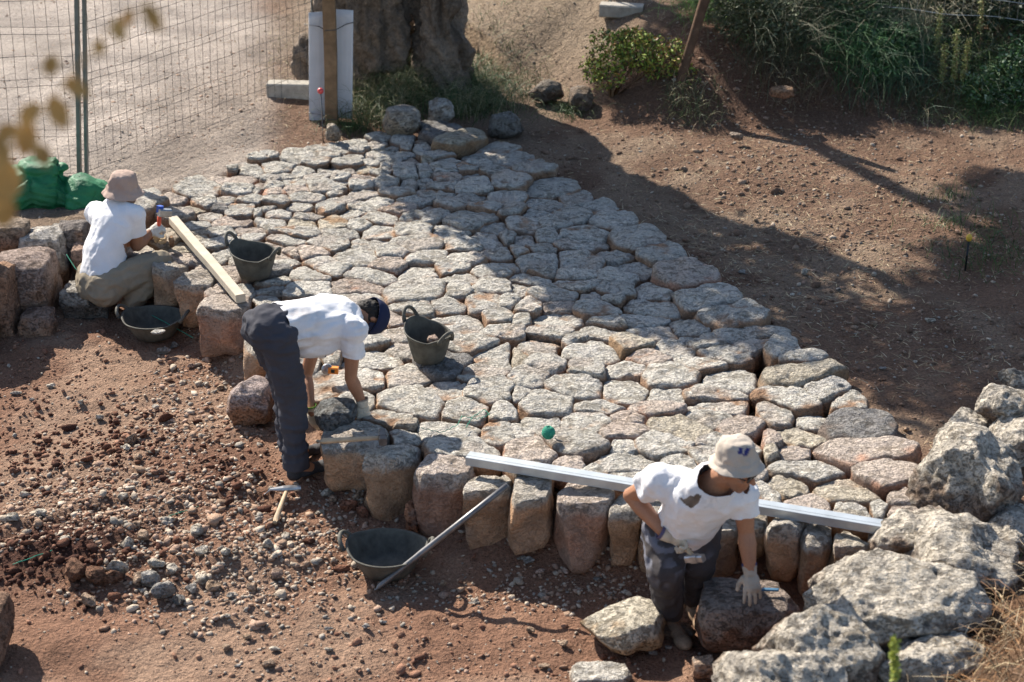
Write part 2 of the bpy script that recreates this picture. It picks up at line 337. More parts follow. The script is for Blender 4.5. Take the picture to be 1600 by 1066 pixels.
SIDE = {'': (.42, .26, .165), 'p': (.53, .30, .205), 't': (.42, .275, .165), 'd': (.23, .18, .15), 'b': (.56, .345, .21)}
def radial(cx, cy, rad, NA, tops, sides, top_z, tilt, seed, top_n, rise, taper=None):
    """closed stone: rings over the top, then down the sides. rad = outline radius at each of NA angles"""
    ang = np.arange(NA) * 2 * math.pi / NA; V = [(cx, cy, top_z)]; meta = [0.0]
    rings = []
    for k in range(1, tops + 1):
        r = k / tops; rr = r ** .65 * .975
        rings.append((rr, -rise * (.40 * r ** 2 + .60 * r ** 16)))
    rings += sides
    P_ = []
    for rr, dz in rings:
        P_.append(np.stack([cx + rad * rr * np.cos(ang), cy + rad * rr * np.sin(ang), np.full(NA, top_z + dz)], 1))
    Vt = np.vstack([np.array(V)] + P_ + [np.array([[cx, cy, top_z + rings[-1][1] - .005]])])
    F = [(0, 1 + a, 1 + (a + 1) % NA) for a in range(NA)]; nr = len(rings)
    for k in range(nr - 1):
        o1, o2 = 1 + k * NA, 1 + (k + 1) * NA
        F += [(o1 + a, o2 + a, o2 + (a + 1) % NA, o1 + (a + 1) % NA) for a in range(NA)]
    e = len(Vt) - 1; o1 = 1 + (nr - 1) * NA; F += [(o1 + (a + 1) % NA, o1 + a, e) for a in range(NA)]
    return Vt, F
def stone_mesh(i, poly):
    x, y, w, h, fl, dep = stones[i][:6]; sd = i * 7 + 3; r_ = random.Random(sd)
    k = fl.replace('X', ''); big = 'X' in fl
    poly = chaikin(poly, 1); cx = sum(p[0] for p in poly) / len(poly); cy = sum(p[1] for p in poly) / len(poly)
    NA = 60 if w > .09 else 46; ang = np.arange(NA) * 2 * math.pi / NA; rad = np.full(NA, 1e9)
    for a in range(len(poly)):
        p, q = poly[a], poly[(a + 1) % len(poly)]; ex, ey = q[0] - p[0], q[1] - p[1]; px, py = p[0] - cx, p[1] - cy
        den = np.cos(ang) * ey - np.sin(ang) * ex; t = (px * ey - py * ex) / np.where(abs(den) < 1e-9, 1e-9, den)
        s = (px * np.sin(ang) - py * np.cos(ang)) / np.where(abs(den) < 1e-9, 1e-9, den)
        ok = (t > 0) & (s >= -1e-6) & (s <= 1 + 1e-6); rad = np.where(ok, np.minimum(rad, t), rad)
    rad = np.where(rad > 1e8, min(w, h), rad)
    gap = r_.uniform(-.005, .004); rad = np.maximum(rad - gap, .35 * rad)
    rad = (rad * 6 + np.roll(rad, 1) + np.roll(rad, -1)) / 8
    rad = rad * (1 + .05 * noise(np.stack([np.cos(ang) * 2.2, np.sin(ang) * 2.2, ang * 0 + sd], 1), 2))
    rise = r_.uniform(.008, .022) * (1.4 if big else 1); tz = r_.uniform(-.026, .028) + (.06 if big else 0) + .02
    if dep:
        fr = (.10, .18, .27, .36, .45, .54, .63, .72, .81, .90, .97, 1.0); tpr = r_.uniform(-.04, .16); sides = [(min(1.0, .99 + .02 * q) * (1 - tpr * q ** 2) * (1 - .22 * max(0, q - .8) / .2 * (q < .99) - .6 * (q >= .99)), -rise - (dep - rise) * q) for q in fr]
    else:
        d_ = .24 if big else .15; sides = [(1.0, -rise - .012), (1.01, -rise - .04), (1.0, -rise - .075), (.90, -d_)]
    V, F = radial(cx, cy, rad, NA, 9, sides, tz, 0, sd, 9, rise)
    tx, ty = r_.uniform(-.09, .09), r_.uniform(-.10, .06)
    O = np.array([cx, cy, tz - (dep * .5 if dep else .05)]); Q = V - O; g_ = np.random.default_rng(sd)
    for _ in range(22 if dep else 5):                # flat breaks of the hammer
        if dep: nn = g_.normal(size=3) * np.array([1, 1, .35])
        else: nn = g_.normal(size=3) * np.array([1, 1, .4]) + np.array([0, 0, .6])
        nn /= np.linalg.norm(nn); kk = Q @ nn; lim_ = kk.max() * g_.uniform(.74 if dep else .90, 1.0); Q = Q - np.maximum(kk - lim_, 0)[:, None] * nn * .92
    if dep:
        for nn, lm in ((np.array([g_.uniform(-.35, .35) - .25 * (cx < -1.0), -1, g_.uniform(-.12, .18)]), .76), (np.array([-1, g_.uniform(-.25, .1), g_.uniform(-.1, .1)]), .86), (np.array([1, g_.uniform(-.25, .1), g_.uniform(-.1, .1)]), .86)):
            nn = nn / np.linalg.norm(nn); kk = Q @ nn; Q = Q - np.maximum(kk - kk.max() * lm, 0)[:, None] * nn * .95
    V = Q + O
    V[:, 2] += (V[:, 0] - cx) * tx + (V[:, 1] - cy) * ty
    sc = max(w, h); q = np.column_stack([V[:, :2], V[:, 2]]) + sd * 1.7
    low = np.stack([noise(q * 9, 1), noise(q * 9, 2), noise(q * 9, 3)], 1) * .011
    mid = np.stack([noise(q * 22, 4), noise(q * 22, 5), noise(q * 22, 6)], 1) * .0065
    amp = (1.6 if dep or big else 1.0)
    V = V + low * amp + mid
    if dep: V = V + np.stack([noise(q * 4.5, 31), noise(q * 4.5, 32), noise(q * 4.5, 33)], 1) * .022
    else: V = V + np.stack([noise(q * 6, 31), noise(q * 6, 32), 0 * q[:, 0]], 1) * .014
    V[:, 2] += -.012 * np.maximum(0, fbm(q * 26, 2, 11)) * (V[:, 2] > tz - rise - .03)
    # crust on the weathered upper face, fresher ochre break on the flanks
    depth = tz + (V[:, 0] - cx) * tx + (V[:, 1] - cy) * ty - V[:, 2]
    n = fbm(q * 7, 3, 21); lim = rise + (.040 if dep else .004)
    f = sm(lim - .006, lim + .010, depth + .016 * n)[:, None]
    b = .88 + .2 * r_.random(); top = np.array(TINT.get(k, TINT[''])) * b; side = np.array(SIDE.get(k, SIDE[''])) * r_.uniform(.8, 1.15)
    wa = fbm(q * 12, 3, 41)[:, None]; top_c = top * (1 + .16 * wa) ; top_c = np.where(wa > .35, top_c * np.array([.86, .86, .88]), top_c)
    pk = sm(.25, .6, fbm(q * 4, 2, 51))[:, None] * .35; top_c = top_c * (1 - pk) + np.array([.52, .40, .33]) * b * pk
    side_c = side * (1 + .28 * fbm(q * 9, 3, 61)[:, None]); gk = sm(.15, .5, fbm(q * 5, 3, 71))[:, None] * .38; side_c = side_c * (1 - gk) + np.array([.40, .34, .28]) * gk
    return V, F, np.column_stack([np.clip(top_c * (1 - f) + side_c * f, .02, .8), 1 - f]), (cx, cy, tz)
LM = [('the near end of the light timber plank', 375, 465), ('the far end of the light timber plank', 280, 350), ('the basket with the blue cloth', 395, 395), ('the basket holding a broken stone', 668, 522), ('the green ball of twine', 857, 677),
      ('the left end of the metal bar', 740, 715), ('the middle of the metal bar', 940, 745), ('the right end of the metal bar', 1330, 820), ('the bending man in the navy cap', 590, 590), ('the man in the bucket hat by the metal bar', 1190, 720),
      ('the hammer lying on the stones', 590, 680), ('the far white board', 520, 220), ('the tilted boulders by the olive trunk', 700, 220), ('the jutting far right corner', 850, 280), ('the large stone at the shady right edge', 985, 375),
      ('the pinkish boulder on the right edge', 1065, 440), ('the wide flat stone on the right edge', 1240, 592), ('the dark grey edge stone', 1335, 670), ('the large pinkish slab near the boulders', 1340, 710), ('the pink slab behind the man in the navy cap', 560, 447),
      ('the large square stone mid paving', 650, 457), ('the tan stone mid left', 520, 347), ('the far left edge of the paving', 340, 270), ('the shadow edge across the middle', 900, 470), ('the middle of the sunlit paving', 900, 590),
      ('the lower right of the paving', 1120, 640), ('the centre of the shaded paving', 880, 390)]
def where_is(px, py):
    d = sorted(LM, key=lambda l: math.hypot(l[1] - px, (l[2] - py) * 1.7))[0]; dx, dy = px - d[1], (py - d[2]) * 1.7
    if abs(dx) < 16 and abs(dy) < 16: return 'right at', d[0]
    if abs(dx) > abs(dy) * 1.6: return ('right of' if dx > 0 else 'left of'), d[0]
    if abs(dy) > abs(dx) * 1.6: return ('in front of' if dy > 0 else 'behind'), d[0]
    return (('in front and ' if dy > 0 else 'behind and ') + ('right of' if dx > 0 else 'left of')), d[0]
def short(t, n=16):
    for a, b in (('in front and right of', 'right before'), ('in front and left of', 'left before'), ('behind and right of', 'right beyond'), ('behind and left of', 'left beyond'), (' by the metal bar', ''), ('the bending man in the navy cap', 'the navy cap man'), ('the man in the bucket hat', 'the bucket hat man'), (' the ', ' ')):
        if len(t.split()) > n: t = t.replace(a, b)
    return t
ORD = ['first', 'second', 'third', 'fourth', 'fifth', 'sixth', 'seventh', 'eighth', 'ninth', 'tenth', 'eleventh', 'twelfth', 'thirteenth', 'fourteenth']
def ordinal_labels(items):
    """items: (object, stem, place, px, py); same text twice -> told apart by order from the left"""
    by = {}
    for it in items: by.setdefault((it[1], it[2]), []).append(it)
    for (st, pl), g in by.items():
        if len(g) == 1: g[0][0]['label'] = short(st + ' ' + pl)
        else:
            g.sort(key=lambda t: t[3])
            for k, it in enumerate(g):
                w = 'leftmost' if k == 0 else ('rightmost' if k == len(g) - 1 else (ORD[k] + ' from left'))
                it[0]['label'] = short(w + ' ' + st + ' ' + pl)
lab = []; walls = 0
for i, s in enumerate(stones):
    poly = cell(i)
    if not poly: continue
    V, F, C_, org = stone_mesh(i, poly)
    wallstone = s[5] > 0
    o = mesh_obj('wall_stone' if wallstone else 'paving_stone', V, F, M['stone'], col=C_, smooth=True, origin=org)
    px, py = s[6], s[7]; k = s[4].replace('X', '')
    if wallstone:
        tag(o, cat='stone', group='upright edging stones of the ramp wall')
    else: tag(o, cat='stone', group='flat stones set close together in the ramp')
    hue = {'': 'grey', 'p': 'pinkish', 't': 'ochre', 'd': 'dark or shadowed grey', 'b': 'brown'}[k]; wd = s[8] / S((s[0], s[1], 0))
    size = 'small' if wd < .2 else ('broad' if wd > .34 else '')
    a, b = where_is(px, py)
    if wallstone: lab.append((o, 'tall %s edging stone' % ('brown faced' if k == 'b' else hue), ('in the front wall of the ramp' if px > 500 else 'in the left flank of the ramp'), px, py))
    else: lab.append((o, (size + ' ' + hue).strip() + ' paving stone', a + ' ' + b, px, py))
ordinal_labels(lab)

# ------------------------------------------------------------------ boulders and loose rocks
_ic = {}
def ico(n):
    if n not in _ic:
        b = bmesh.new(); bmesh.ops.create_icosphere(b, subdivisions=n, radius=1); _ic[n] = (np.array([v.co[:] for v in b.verts]), [tuple(v.index for v in f.verts) for f in b.faces]); b.free()
    return _ic[n]
def rock_shape(sub, seed, boxy=.45, cuts=9, rough=.05, lo=.58):
    V, F = ico(sub); V = V.copy(); r_ = np.random.default_rng(seed)
    for _ in range(cuts):                             # flat breaks
        n = r_.normal(size=3); n /= np.linalg.norm(n); d = r_.uniform(lo, .86); k = V @ n - d; V = V - np.where(k > 0, k, 0)[:, None] * n * r_.uniform(.75, 1)
    m = np.abs(V).max(1, keepdims=True); V = V * (1 - boxy) + V / np.maximum(m, .35) * .72 * boxy
    return V, F
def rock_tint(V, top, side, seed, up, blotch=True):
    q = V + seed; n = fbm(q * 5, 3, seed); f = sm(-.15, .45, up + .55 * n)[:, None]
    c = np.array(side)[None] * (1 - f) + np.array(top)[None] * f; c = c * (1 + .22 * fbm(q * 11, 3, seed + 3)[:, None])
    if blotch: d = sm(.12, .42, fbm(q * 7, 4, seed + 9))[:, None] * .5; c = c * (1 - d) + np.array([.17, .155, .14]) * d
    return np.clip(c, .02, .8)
def boulder(px, py, w, h, z, seed, name='boulder', top=(.46, .43, .385), side=(.31, .20, .14), depth=1.0, rot=0, sub=5, blotch=True, boxy=.4, squash=None, cuts=9, mat='rock', rough=1.0, tilt=0, jag=.35):
    """a rock centred at a photo pixel at height z, w x h pixels across in the photo"""
    z = z + .085 if z < -.15 else z
    c = P(px, py, z); s = S(c); a = math.atan2(CAMH - z, c.y); sx = w / s / 2; vis = h / s / 2
    k = squash if squash else .85                     # height over depth
    sy = vis / math.sqrt(math.sin(a) ** 2 + (k * math.cos(a)) ** 2) * depth; sz = sy * k / depth
    V, F = rock_shape(sub, seed, boxy, cuts); lim = np.abs(V).max(0); V = V / lim
    ct, st = math.cos(tilt), math.sin(tilt)
    V = np.stack([V[:, 0] * ct + V[:, 2] * st, V[:, 1], -V[:, 0] * st + V[:, 2] * ct], 1); V = V / np.abs(V).max(0)
    N = V / np.linalg.norm(V, axis=1, keepdims=True); V = V * np.array([sx, sy, sz])
    q = V + seed * 3.1; g = min(sx, sz)
    V = V + N * (.11 * g * fbm(q * (1.0 / g) * .8, 3, 5) + rough * .006 * fbm(q * 14, 3, 6) - rough * .005 * np.maximum(0, noise(q * 30, 8)))[:, None]
    rd = 1 - np.abs(fbm(q * (.55 / g) + 5, 3, 15)) * 2; V = V + N * (jag * .16 * g * np.minimum(rd, .35) - jag * .02)[:, None]
    ct, st = math.cos(rot), math.sin(rot); V[:, :2] = V[:, :2] @ np.array([[ct, st], [-st, ct]])
    Cc = rock_tint(V / .4, top, side, seed % 50, N[:, 2], blotch)
    return mesh_obj(name, V + np.array(c[:]), F, M[mat], col=Cc, smooth=True, origin=c)
PALE = (.50, .46, .41); OCH = (.30, .19, .125)
# foreground wall on the right, close to the camera
FG = [(1512, 752, 186, 185, .10, 'large pitted grey boulder standing at the far end of the right hand wall', 201, .9, 0), (1446, 838, 190, 110, .06, 'tan boulder in the right hand wall below the large pitted boulder', 202, .8, .3),
      (1400, 950, 300, 165, .12, 'long slab with a white ridge in the middle of the right hand wall', 203, .55, .42), (1290, 1022, 215, 175, .10, 'rounded white topped boulder near the bottom of the photo', 204, .8, .2),
      (1215, 1085, 230, 190, .08, 'pale boulder cut by the bottom edge, foot of the right hand wall', 205, .8, .1), (1510, 880, 215, 150, .05, 'dark pitted boulder behind the long slab at right', 206, .6, .45),
      (1583, 700, 120, 130, -.02, 'orange brown boulder cut by the right edge below the white one', 207, .9, 0), (1575, 640, 110, 80, .12, 'white weathered boulder at the right edge of the photo', 208, .8, 0),
      (1512, 672, 95, 66, -.02, 'tan pointed boulder left of the white boulder at the right edge', 209, .8, -.3), (1590, 597, 66, 46, .05, 'topmost small boulder of the right hand wall', 210, .8, 0),
      (1440, 1045, 240, 130, .02, 'dark shaded boulder under the long white ridged slab', 211, .8, .2), (1575, 835, 100, 100, .0, 'low grey boulder at the right edge by the dry twigs', 212, .9, 0), (1350, 1075, 120, 80, -.02, 'grey boulder at the bottom edge between rounded boulder and flower spike', 214, .8, 0), (1510, 965, 110, 80, .0, 'small dark boulder right of the long white ridged slab', 215, .8, 0), (1540, 800, 90, 90, -.02, 'shaded boulder directly below the large pitted boulder', 216, .9, 0), (1418, 800, 70, 46, -.06, 'small tan rock wedged below the pitted boulder', 213, .9, 0)]
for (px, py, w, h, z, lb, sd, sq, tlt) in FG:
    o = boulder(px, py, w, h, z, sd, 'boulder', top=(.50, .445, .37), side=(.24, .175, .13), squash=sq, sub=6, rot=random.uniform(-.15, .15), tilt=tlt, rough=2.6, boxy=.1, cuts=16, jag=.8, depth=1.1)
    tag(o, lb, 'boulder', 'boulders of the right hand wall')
# left: big boulders of the wall beside the crouching man
LB = [(20, 368, 60, 52, .02, 'rounded brown boulder on top of the left hand wall', 301, .9, (.30, .235, .18)), (72, 400, 80, 92, -.22, 'tall pale topped boulder in the left hand wall', 302, 1.3, PALE),
      (40, 455, 110, 130, -.30, 'big grey and pink boulder below the pale topped one', 303, 1.2, (.35, .27, .23)), (8, 470, 40, 120, -.25, 'narrow orange boulder cut by the left edge', 304, 1.5, (.33, .20, .13)),
      (118, 385, 52, 90, -.20, 'dark block between boulders left of the crouching man', 305, 1.3, (.22, .19, .17)), (130, 410, 34, 70, -.25, 'upright pinkish boulder right behind the crouching man', 306, 1.4, (.38, .26, .2)),
      (95, 355, 40, 16, .0, 'low grey slab lying under the green sack', 307, .5, PALE), (175, 345, 60, 26, -.02, 'flat grey stone behind the crouching man', 308, .5, PALE), (60, 505, 60, 50, -.40, 'brown rock at the foot of the left wall', 309, .9, (.28, .2, .16)),
      (240, 440, 60, 70, -.36, 'brown boulder behind the knee of the crouching man', 310, 1.3, (.36, .26, .19)), (-38, 990, 110, 110, -.34, 'earth covered boulder cut by the bottom left edge', 312, .6, (.20, .12, .08)), (-62, 455, 120, 150, -.05, 'boulder mostly outside the frame at the left end of the wall', 313, 1.2, (.32, .25, .2)), (1290, 905, 60, 70, -.35, 'brown rock in the gap below the right end of the wall', 311, 1.1, (.28, .18, .12))]  # the bottom left lump is added, mostly out of view, to cast shadow
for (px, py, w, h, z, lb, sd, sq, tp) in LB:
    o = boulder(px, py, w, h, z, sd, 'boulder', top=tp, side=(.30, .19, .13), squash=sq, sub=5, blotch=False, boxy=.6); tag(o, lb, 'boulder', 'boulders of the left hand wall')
ONE = [(138, 470, 80, 58, -.37, 'squared dark block with sunlit top beside the crouching man', 401, .85, (.36, .34, .31), (.15, .125, .105), .8), (392, 630, 74, 82, -.33, 'round grey and orange boulder left of the bending man', 402, 1.05, (.40, .32, .29), (.36, .19, .11), .35),
       (527, 650, 74, 58, .02, 'dark blue grey boulder held by the bending man', 403, .75, (.17, .175, .175), (.13, .13, .13), .35), (1162, 962, 175, 108, -.30, 'large reddish brown boulder under the gloved hand of the man in the bucket hat', 404, .75, (.27, .215, .18), (.24, .13, .085), .5),
       (982, 980, 150, 94, -.38, 'loose pale topped boulder in front of the man in the bucket hat', 405, .55, (.54, .48, .38), (.46, .31, .18), .12), (940, 1058, 105, 46, -.44, 'flat white rock at the bottom edge of the photo', 406, .5, (.52, .48, .42), (.40, .30, .22), .5),
       (1098, 1042, 48, 40, -.40, 'small ochre rock right of the flat white rock', 407, .9, (.36, .26, .19), (.30, .18, .12), .4), (1085, 935, 44, 34, -.42, 'squarish brown rock between the boots and the large boulder', 408, .8, (.36, .26, .18), (.28, .17, .1), .6),
       (1120, 938, 40, 26, -.42, 'tan rock with a white chip beside the large reddish boulder', 409, .8, (.38, .28, .2), (.3, .19, .12), .5), (628, 187, 62, 54, .12, 'largest pale boulder at the foot of the olive trunk', 410, .95, (.40, .36, .31), (.33, .25, .17), .4),
       (686, 176, 50, 44, .10, 'rounded white boulder right of the largest one by the olive trunk', 411, .95, (.42, .40, .37), (.3, .25, .2), .3), (519, 207, 30, 36, .08, 'small pointed stone at the foot of the wooden post', 412, 1.2, (.40, .34, .27), (.33, .25, .18), .3),
       (668, 197, 32, 20, .04, 'small grey stone between the two boulders by the olive trunk', 413, .7, (.36, .34, .31), (.26, .21, .17), .4), (857, 142, 66, 44, .06, 'dark smooth boulder half buried in the slope by the weeds', 414, .8, (.20, .17, .14), (.15, .11, .085), .2),
       (790, 195, 60, 46, .02, 'dim boulder in the tree shade right of the trunk', 415, .8, (.2, .19, .17), (.15, .13, .11), .3), (905, 155, 44, 44, .05, 'brown half buried rock beside the dark smooth boulder', 416, .9, (.22, .17, .13), (.16, .11, .08), .3),
       (1222, 143, 46, 22, .30, 'orange clod on the bank below the tall grass', 417, .6, (.34, .21, .13), (.28, .15, .09), .3), (1151, 213, 26, 16, .05, 'rounded pale stone in the lit soil right of the shrub', 418, .8, (.40, .31, .24), (.3, .2, .14), .2),
       (997, 140, 22, 28, .08, 'upright rock in the shade under the green shrub', 419, 1.2, (.24, .2, .17), (.2, .15, .12), .3), (645, 810, 30, 60, -.36, 'rust red stone wedged between two tall edging stones', 420, 1.5, (.34, .16, .09), (.30, .14, .08), .3),
       (1060, 985, 60, 30, -.46, 'shaded rock beneath the loose pale boulder', 421, .6, (.3, .22, .16), (.25, .16, .11), .4), (1010, 855, 46, 70, -.36, 'grey brown stone in the wall behind the hammer hand', 422, 1.4, (.27, .2, .15), (.25, .16, .11), .5)]
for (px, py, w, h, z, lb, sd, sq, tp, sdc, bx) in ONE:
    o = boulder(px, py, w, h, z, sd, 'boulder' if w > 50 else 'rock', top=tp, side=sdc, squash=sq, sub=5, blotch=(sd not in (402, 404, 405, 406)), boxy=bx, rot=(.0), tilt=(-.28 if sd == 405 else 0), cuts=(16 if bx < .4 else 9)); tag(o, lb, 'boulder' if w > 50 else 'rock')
# loose fist sized rocks that can be told apart
SMALL = """255 925 34 40 g;279 938 28 24 g;236 905 30 30 g;268 890 26 22 w;244 880 34 22 w;100 842 24 16 w;20 808 28 18 w;64 800 26 16 w;214 905 22 26 t;333 917 30 24 t;318 905 24 20 w;300 920 22 22 g;360 930 18 16 g;394 918 24 22 t;
140 938 28 30 t;200 848 24 22 w;222 836 24 24 t;308 828 32 22 w;316 860 30 20 w;352 862 22 18 w;262 812 30 16 w;214 818 20 16 t;186 888 22 40 w;192 775 24 20 w;202 762 26 12 w;40 772 30 14 w;118 892 42 48 c;150 900 36 42 c;176 903 26 34 c;
432 897 28 22 p;418 850 26 20 w;446 838 22 18 w;420 1036 30 20 t;430 1014 26 14 w;353 1012 20 16 t;372 1040 16 10 g;515 1015 22 12 w;600 972 20 12 g;514 982 20 10 g;541 990 14 12 w;571 978 18 14 g;355 962 18 12 w;385 995 22 14 t;
740 942 24 10 w;775 934 18 8 p;692 911 14 14 t;828 876 26 16 g;845 893 20 16 p;815 872 22 14 g;884 892 20 14 p;935 905 22 12 g;905 940 14 10 g;830 985 20 14 t;880 1005 22 14 t;850 1040 26 14 t;1020 1020 20 12 g;1045 1012 16 10 g;1130 1068 40 16 t;
257 548 30 14 g;272 540 20 14 g;300 572 16 12 p;322 600 16 12 w;345 605 18 14 t;244 636 18 12 w;277 624 14 10 w;260 612 16 10 t;205 688 14 24 t;199 700 16 16 w;215 714 18 16 t;240 705 26 12 w;155 652 18 14 w;126 628 16 12 w;
81 602 20 12 w;49 624 10 10 w;24 614 26 10 w;55 507 26 14 w;75 510 24 10 w;545 790 24 30 r;560 775 18 22 t;566 800 16 26 r;520 780 22 16 t;500 800 20 12 w;512 770 16 22 w;590 800 18 16 g;486 845 30 14 r;535 888 40 18 r;
1258 425 14 14 w;1367 505 18 14 t;1270 423 12 10 p;1365 428 14 10 w;1310 452 12 10 g;1455 500 24 10 w;1430 565 14 8 w;1380 575 20 10 g;1415 670 18 14 t;1345 650 18 14 t;1432 720 12 10 w;1330 670 14 10 w;1238 460 12 8 w;1160 425 20 10 g;1290 630 10 8 t"""
RC = {'g': (.33, .305, .275), 'w': (.50, .44, .36), 't': (.40, .285, .20), 'p': (.42, .30, .235), 'c': (.19, .10, .062), 'r': (.24, .11, .068)}
RN = {'g': 'grey', 'w': 'pale', 't': 'tan', 'p': 'pinkish', 'c': 'crumbly brown', 'r': 'rust red'}
LM2 = [('the bottom left dirt heap', 140, 900), ('the stone chip heap', 300, 880), ('the pick hammer', 440, 800), ('the dark basket in the pit', 600, 860), ('the left photo edge', 30, 800), ('the round boulder', 390, 650), ('the squared dark block', 143, 480),
       ('the basket at the crouching man', 240, 505), ('the iron crowbar', 690, 900), ('the loose pale boulder', 980, 980), ('the foot of the front wall', 850, 890), ('the bottom left corner', 370, 1010), ('the middle of the red soil', 150, 680), ('the first tall edging stone', 545, 780),
       ('the shaded soil on the right', 1300, 460), ('the lit soil beside the paving', 1360, 660), ('the gravelly foreground', 560, 985), ('the left soil bank', 60, 560)]
sv = LM; LM = LM2; lab = []
for n_, it in enumerate(SMALL.replace('\n', '').split(';')):
    px, py, w, h, k = it.split(); px, py, w, h = float(px), float(py), float(w), float(h); g = G(px, py + h * .3)
    c = RC[k]; o = boulder(px, py, w * .95, h, g.z + h / S(g) * .30 - (.085 if g.z + h / S(g) * .30 < -.15 else 0), 500 + n_, 'rock', top=tuple(min(1, v * 1.05) for v in c), side=tuple(v * .85 for v in c), squash=.8, sub=3, blotch=False, boxy=.0, cuts=20, rough=.5, rot=random.uniform(0, 3) if w < h * 1.5 else 0)
    for f in o.data.polygons: f.use_smooth = False
    tag(o, cat='rock', group='loose fist sized rocks on the ground'); a, b = where_is(px, py); lab.append((o, ('flat ' if w > 1.9 * h else ('upright ' if h > w * 1.2 else '')) + RN[k] + ' rock', a.replace('in front and', 'front').replace('behind and', 'behind') + ' ' + b, px, py))
ordinal_labels(lab); LM = sv

# ------------------------------------------------------------------ rubble nobody could count
def scatter(name, pts, sizes, cols, sub=1, flat=.6, mat='pebble', tmpl=8, seed=1, sink=.25):
    T = []
    for k in range(tmpl):
        V, F = rock_shape(sub, 900 + seed * 20 + k, .0, 16, lo=.35); T.append((V / np.abs(V).max(0), np.array(F)))
    r_ = np.random.default_rng(seed); n = len(pts); which = r_.integers(0, tmpl, n); VV = []; FF = []; CC = []; base = 0
    for k in range(tmpl):
        idx = np.where(which == k)[0]
        if not len(idx): continue
        V, F = T[k]; m = len(idx); th = r_.uniform(0, 6.28, m); sx = sizes[idx] * r_.uniform(.7, 1.25, m); sy = sizes[idx] * r_.uniform(.6, 1.0, m); sz = sizes[idx] * flat * r_.uniform(.6, 1.2, m)
        A = V[None] * np.stack([sx, sy, sz], 1)[:, None, :]; tl = r_.uniform(-.6, .6, m)
        A = np.stack([A[..., 0], A[..., 1] * np.cos(tl)[:, None] - A[..., 2] * np.sin(tl)[:, None], A[..., 1] * np.sin(tl)[:, None] + A[..., 2] * np.cos(tl)[:, None]], 2)
        A = np.stack([A[..., 0] * np.cos(th)[:, None] - A[..., 1] * np.sin(th)[:, None], A[..., 0] * np.sin(th)[:, None] + A[..., 1] * np.cos(th)[:, None], A[..., 2]], 2)
        A = A + pts[idx][:, None, :] + np.stack([0 * sz, 0 * sz, sz * (1 - 2 * sink)], 1)[:, None, :]
        VV.append(A.reshape(-1, 3)); FF.append((F[None] + (np.arange(m) * len(V))[:, None, None] + base).reshape(-1, 3)); base += m * len(V); CC.append(np.repeat(cols[idx], len(V), 0))
    V = np.vstack(VV); F = np.vstack(FF); C_ = np.vstack(CC); me = bpy.data.meshes.new(name)
    me.vertices.add(len(V)); me.vertices.foreach_set('co', V.ravel()); me.loops.add(F.size); me.loops.foreach_set('vertex_index', F.ravel()); me.polygons.add(len(F))
    me.polygons.foreach_set('loop_start', np.arange(0, F.size, 3)); at = me.color_attributes.new('Col', 'FLOAT_COLOR', 'POINT'); at.data.foreach_set('color', np.column_stack([C_, np.ones(len(C_))]).ravel())
    me.materials.append(M[mat]); me.update(calc_edges=True); me.validate(); o = bpy.data.objects.new(name, me); link(o); return o
def cloud(n, box, dens, seed):
    """n candidate ground points, kept with a density given over the photo"""
    r_ = np.random.default_rng(seed); x = r_.uniform(box[0], box[1], n); y = r_.uniform(box[2], box[3], n); px, py = proj(x, y, 0 * x - .25)
    k = (px > -60) & (px < 1660) & (py > -60) & (py < 1140); x, y, px, py = x[k], y[k], px[k], py[k]; k = r_.random(len(x)) < dens(x, y, px, py); x, y = x[k], y[k]
    return np.stack([x, y, hgt(x, y)], 1)
def ell(px, py, cx, cy, rx, ry): return np.exp(-(((px - cx) / rx) ** 2 + ((py - cy) / ry) ** 2))
def d_heap(x, y, px, py):
    return (sdist(x, y, PIT) > -.02) * np.clip(1.5 * ell(px, py, 330, 850, 190, 75) + 1.1 * ell(px, py, 200, 770, 170, 60) + .5 * ell(px, py, 300, 640, 110, 60) + .6 * ell(px, py, 520, 800, 60, 50) + .4 * ell(px, py, 60, 800, 90, 50) + .9 * ell(px, py, 860, 885, 200, 28) + .5 * ell(px, py, 300, 560, 60, 30) - .05, 0, 1) * (ell(px, py, 80, 860, 110, 28) < .6)
def pal(n, seed, w=(.5, .2, .2, .1)):
    r_ = np.random.default_rng(seed); pc = np.array([(.50, .41, .32), (.37, .25, .175), (.33, .29, .245), (.40, .27, .20)]); return pc[r_.choice(4, n, p=w)] * r_.uniform(.7, 1.12, (n, 1))
p1 = cloud(90000, (-4, 3, 6, 12), lambda x, y, px, py: .7 * d_heap(x, y, px, py), 11); o = scatter('stone_chips', p1, rng.lognormal(-4.55, .48, len(p1)).clip(.005, .045), pal(len(p1), 1, (.38, .28, .14, .20)), seed=1, sink=.3); tag(o, kind='stuff')
p2 = cloud(60000, (-4, 3, 6, 12), lambda x, y, px, py: .55 * (sdist(x, y, PIT) > 0) * (.10 + .4 * ell(px, py, 600, 985, 220, 45) + .35 * ell(px, py, 870, 1010, 120, 40) + .3 * ell(px, py, 430, 1000, 100, 50) + .22 * ell(px, py, 250, 620, 200, 70) + .4 * d_heap(x, y, px, py)), 12)
o = scatter('gravel', p2, rng.lognormal(-4.85, .40, len(p2)).clip(.004, .022), pal(len(p2), 2, (.4, .3, .15, .15)), sub=0, seed=2); tag(o, kind='stuff')
wetc = np.array([[.10, .042, .026], [.15, .068, .042], [.075, .032, .021]])
p3 = cloud(50000, (-4, 1, 6, 12), lambda x, y, px, py: (sdist(x, y, PIT) > 0) * np.clip(.8 * ell(px, py, 80, 855 , 150, 36) + .25 * ell(px, py, 360, 740, 60, 40) + .25 * ell(px, py, 100, 690, 160, 60) + .3 * ell(px, py, 210, 660, 60, 30), 0, .7), 13)
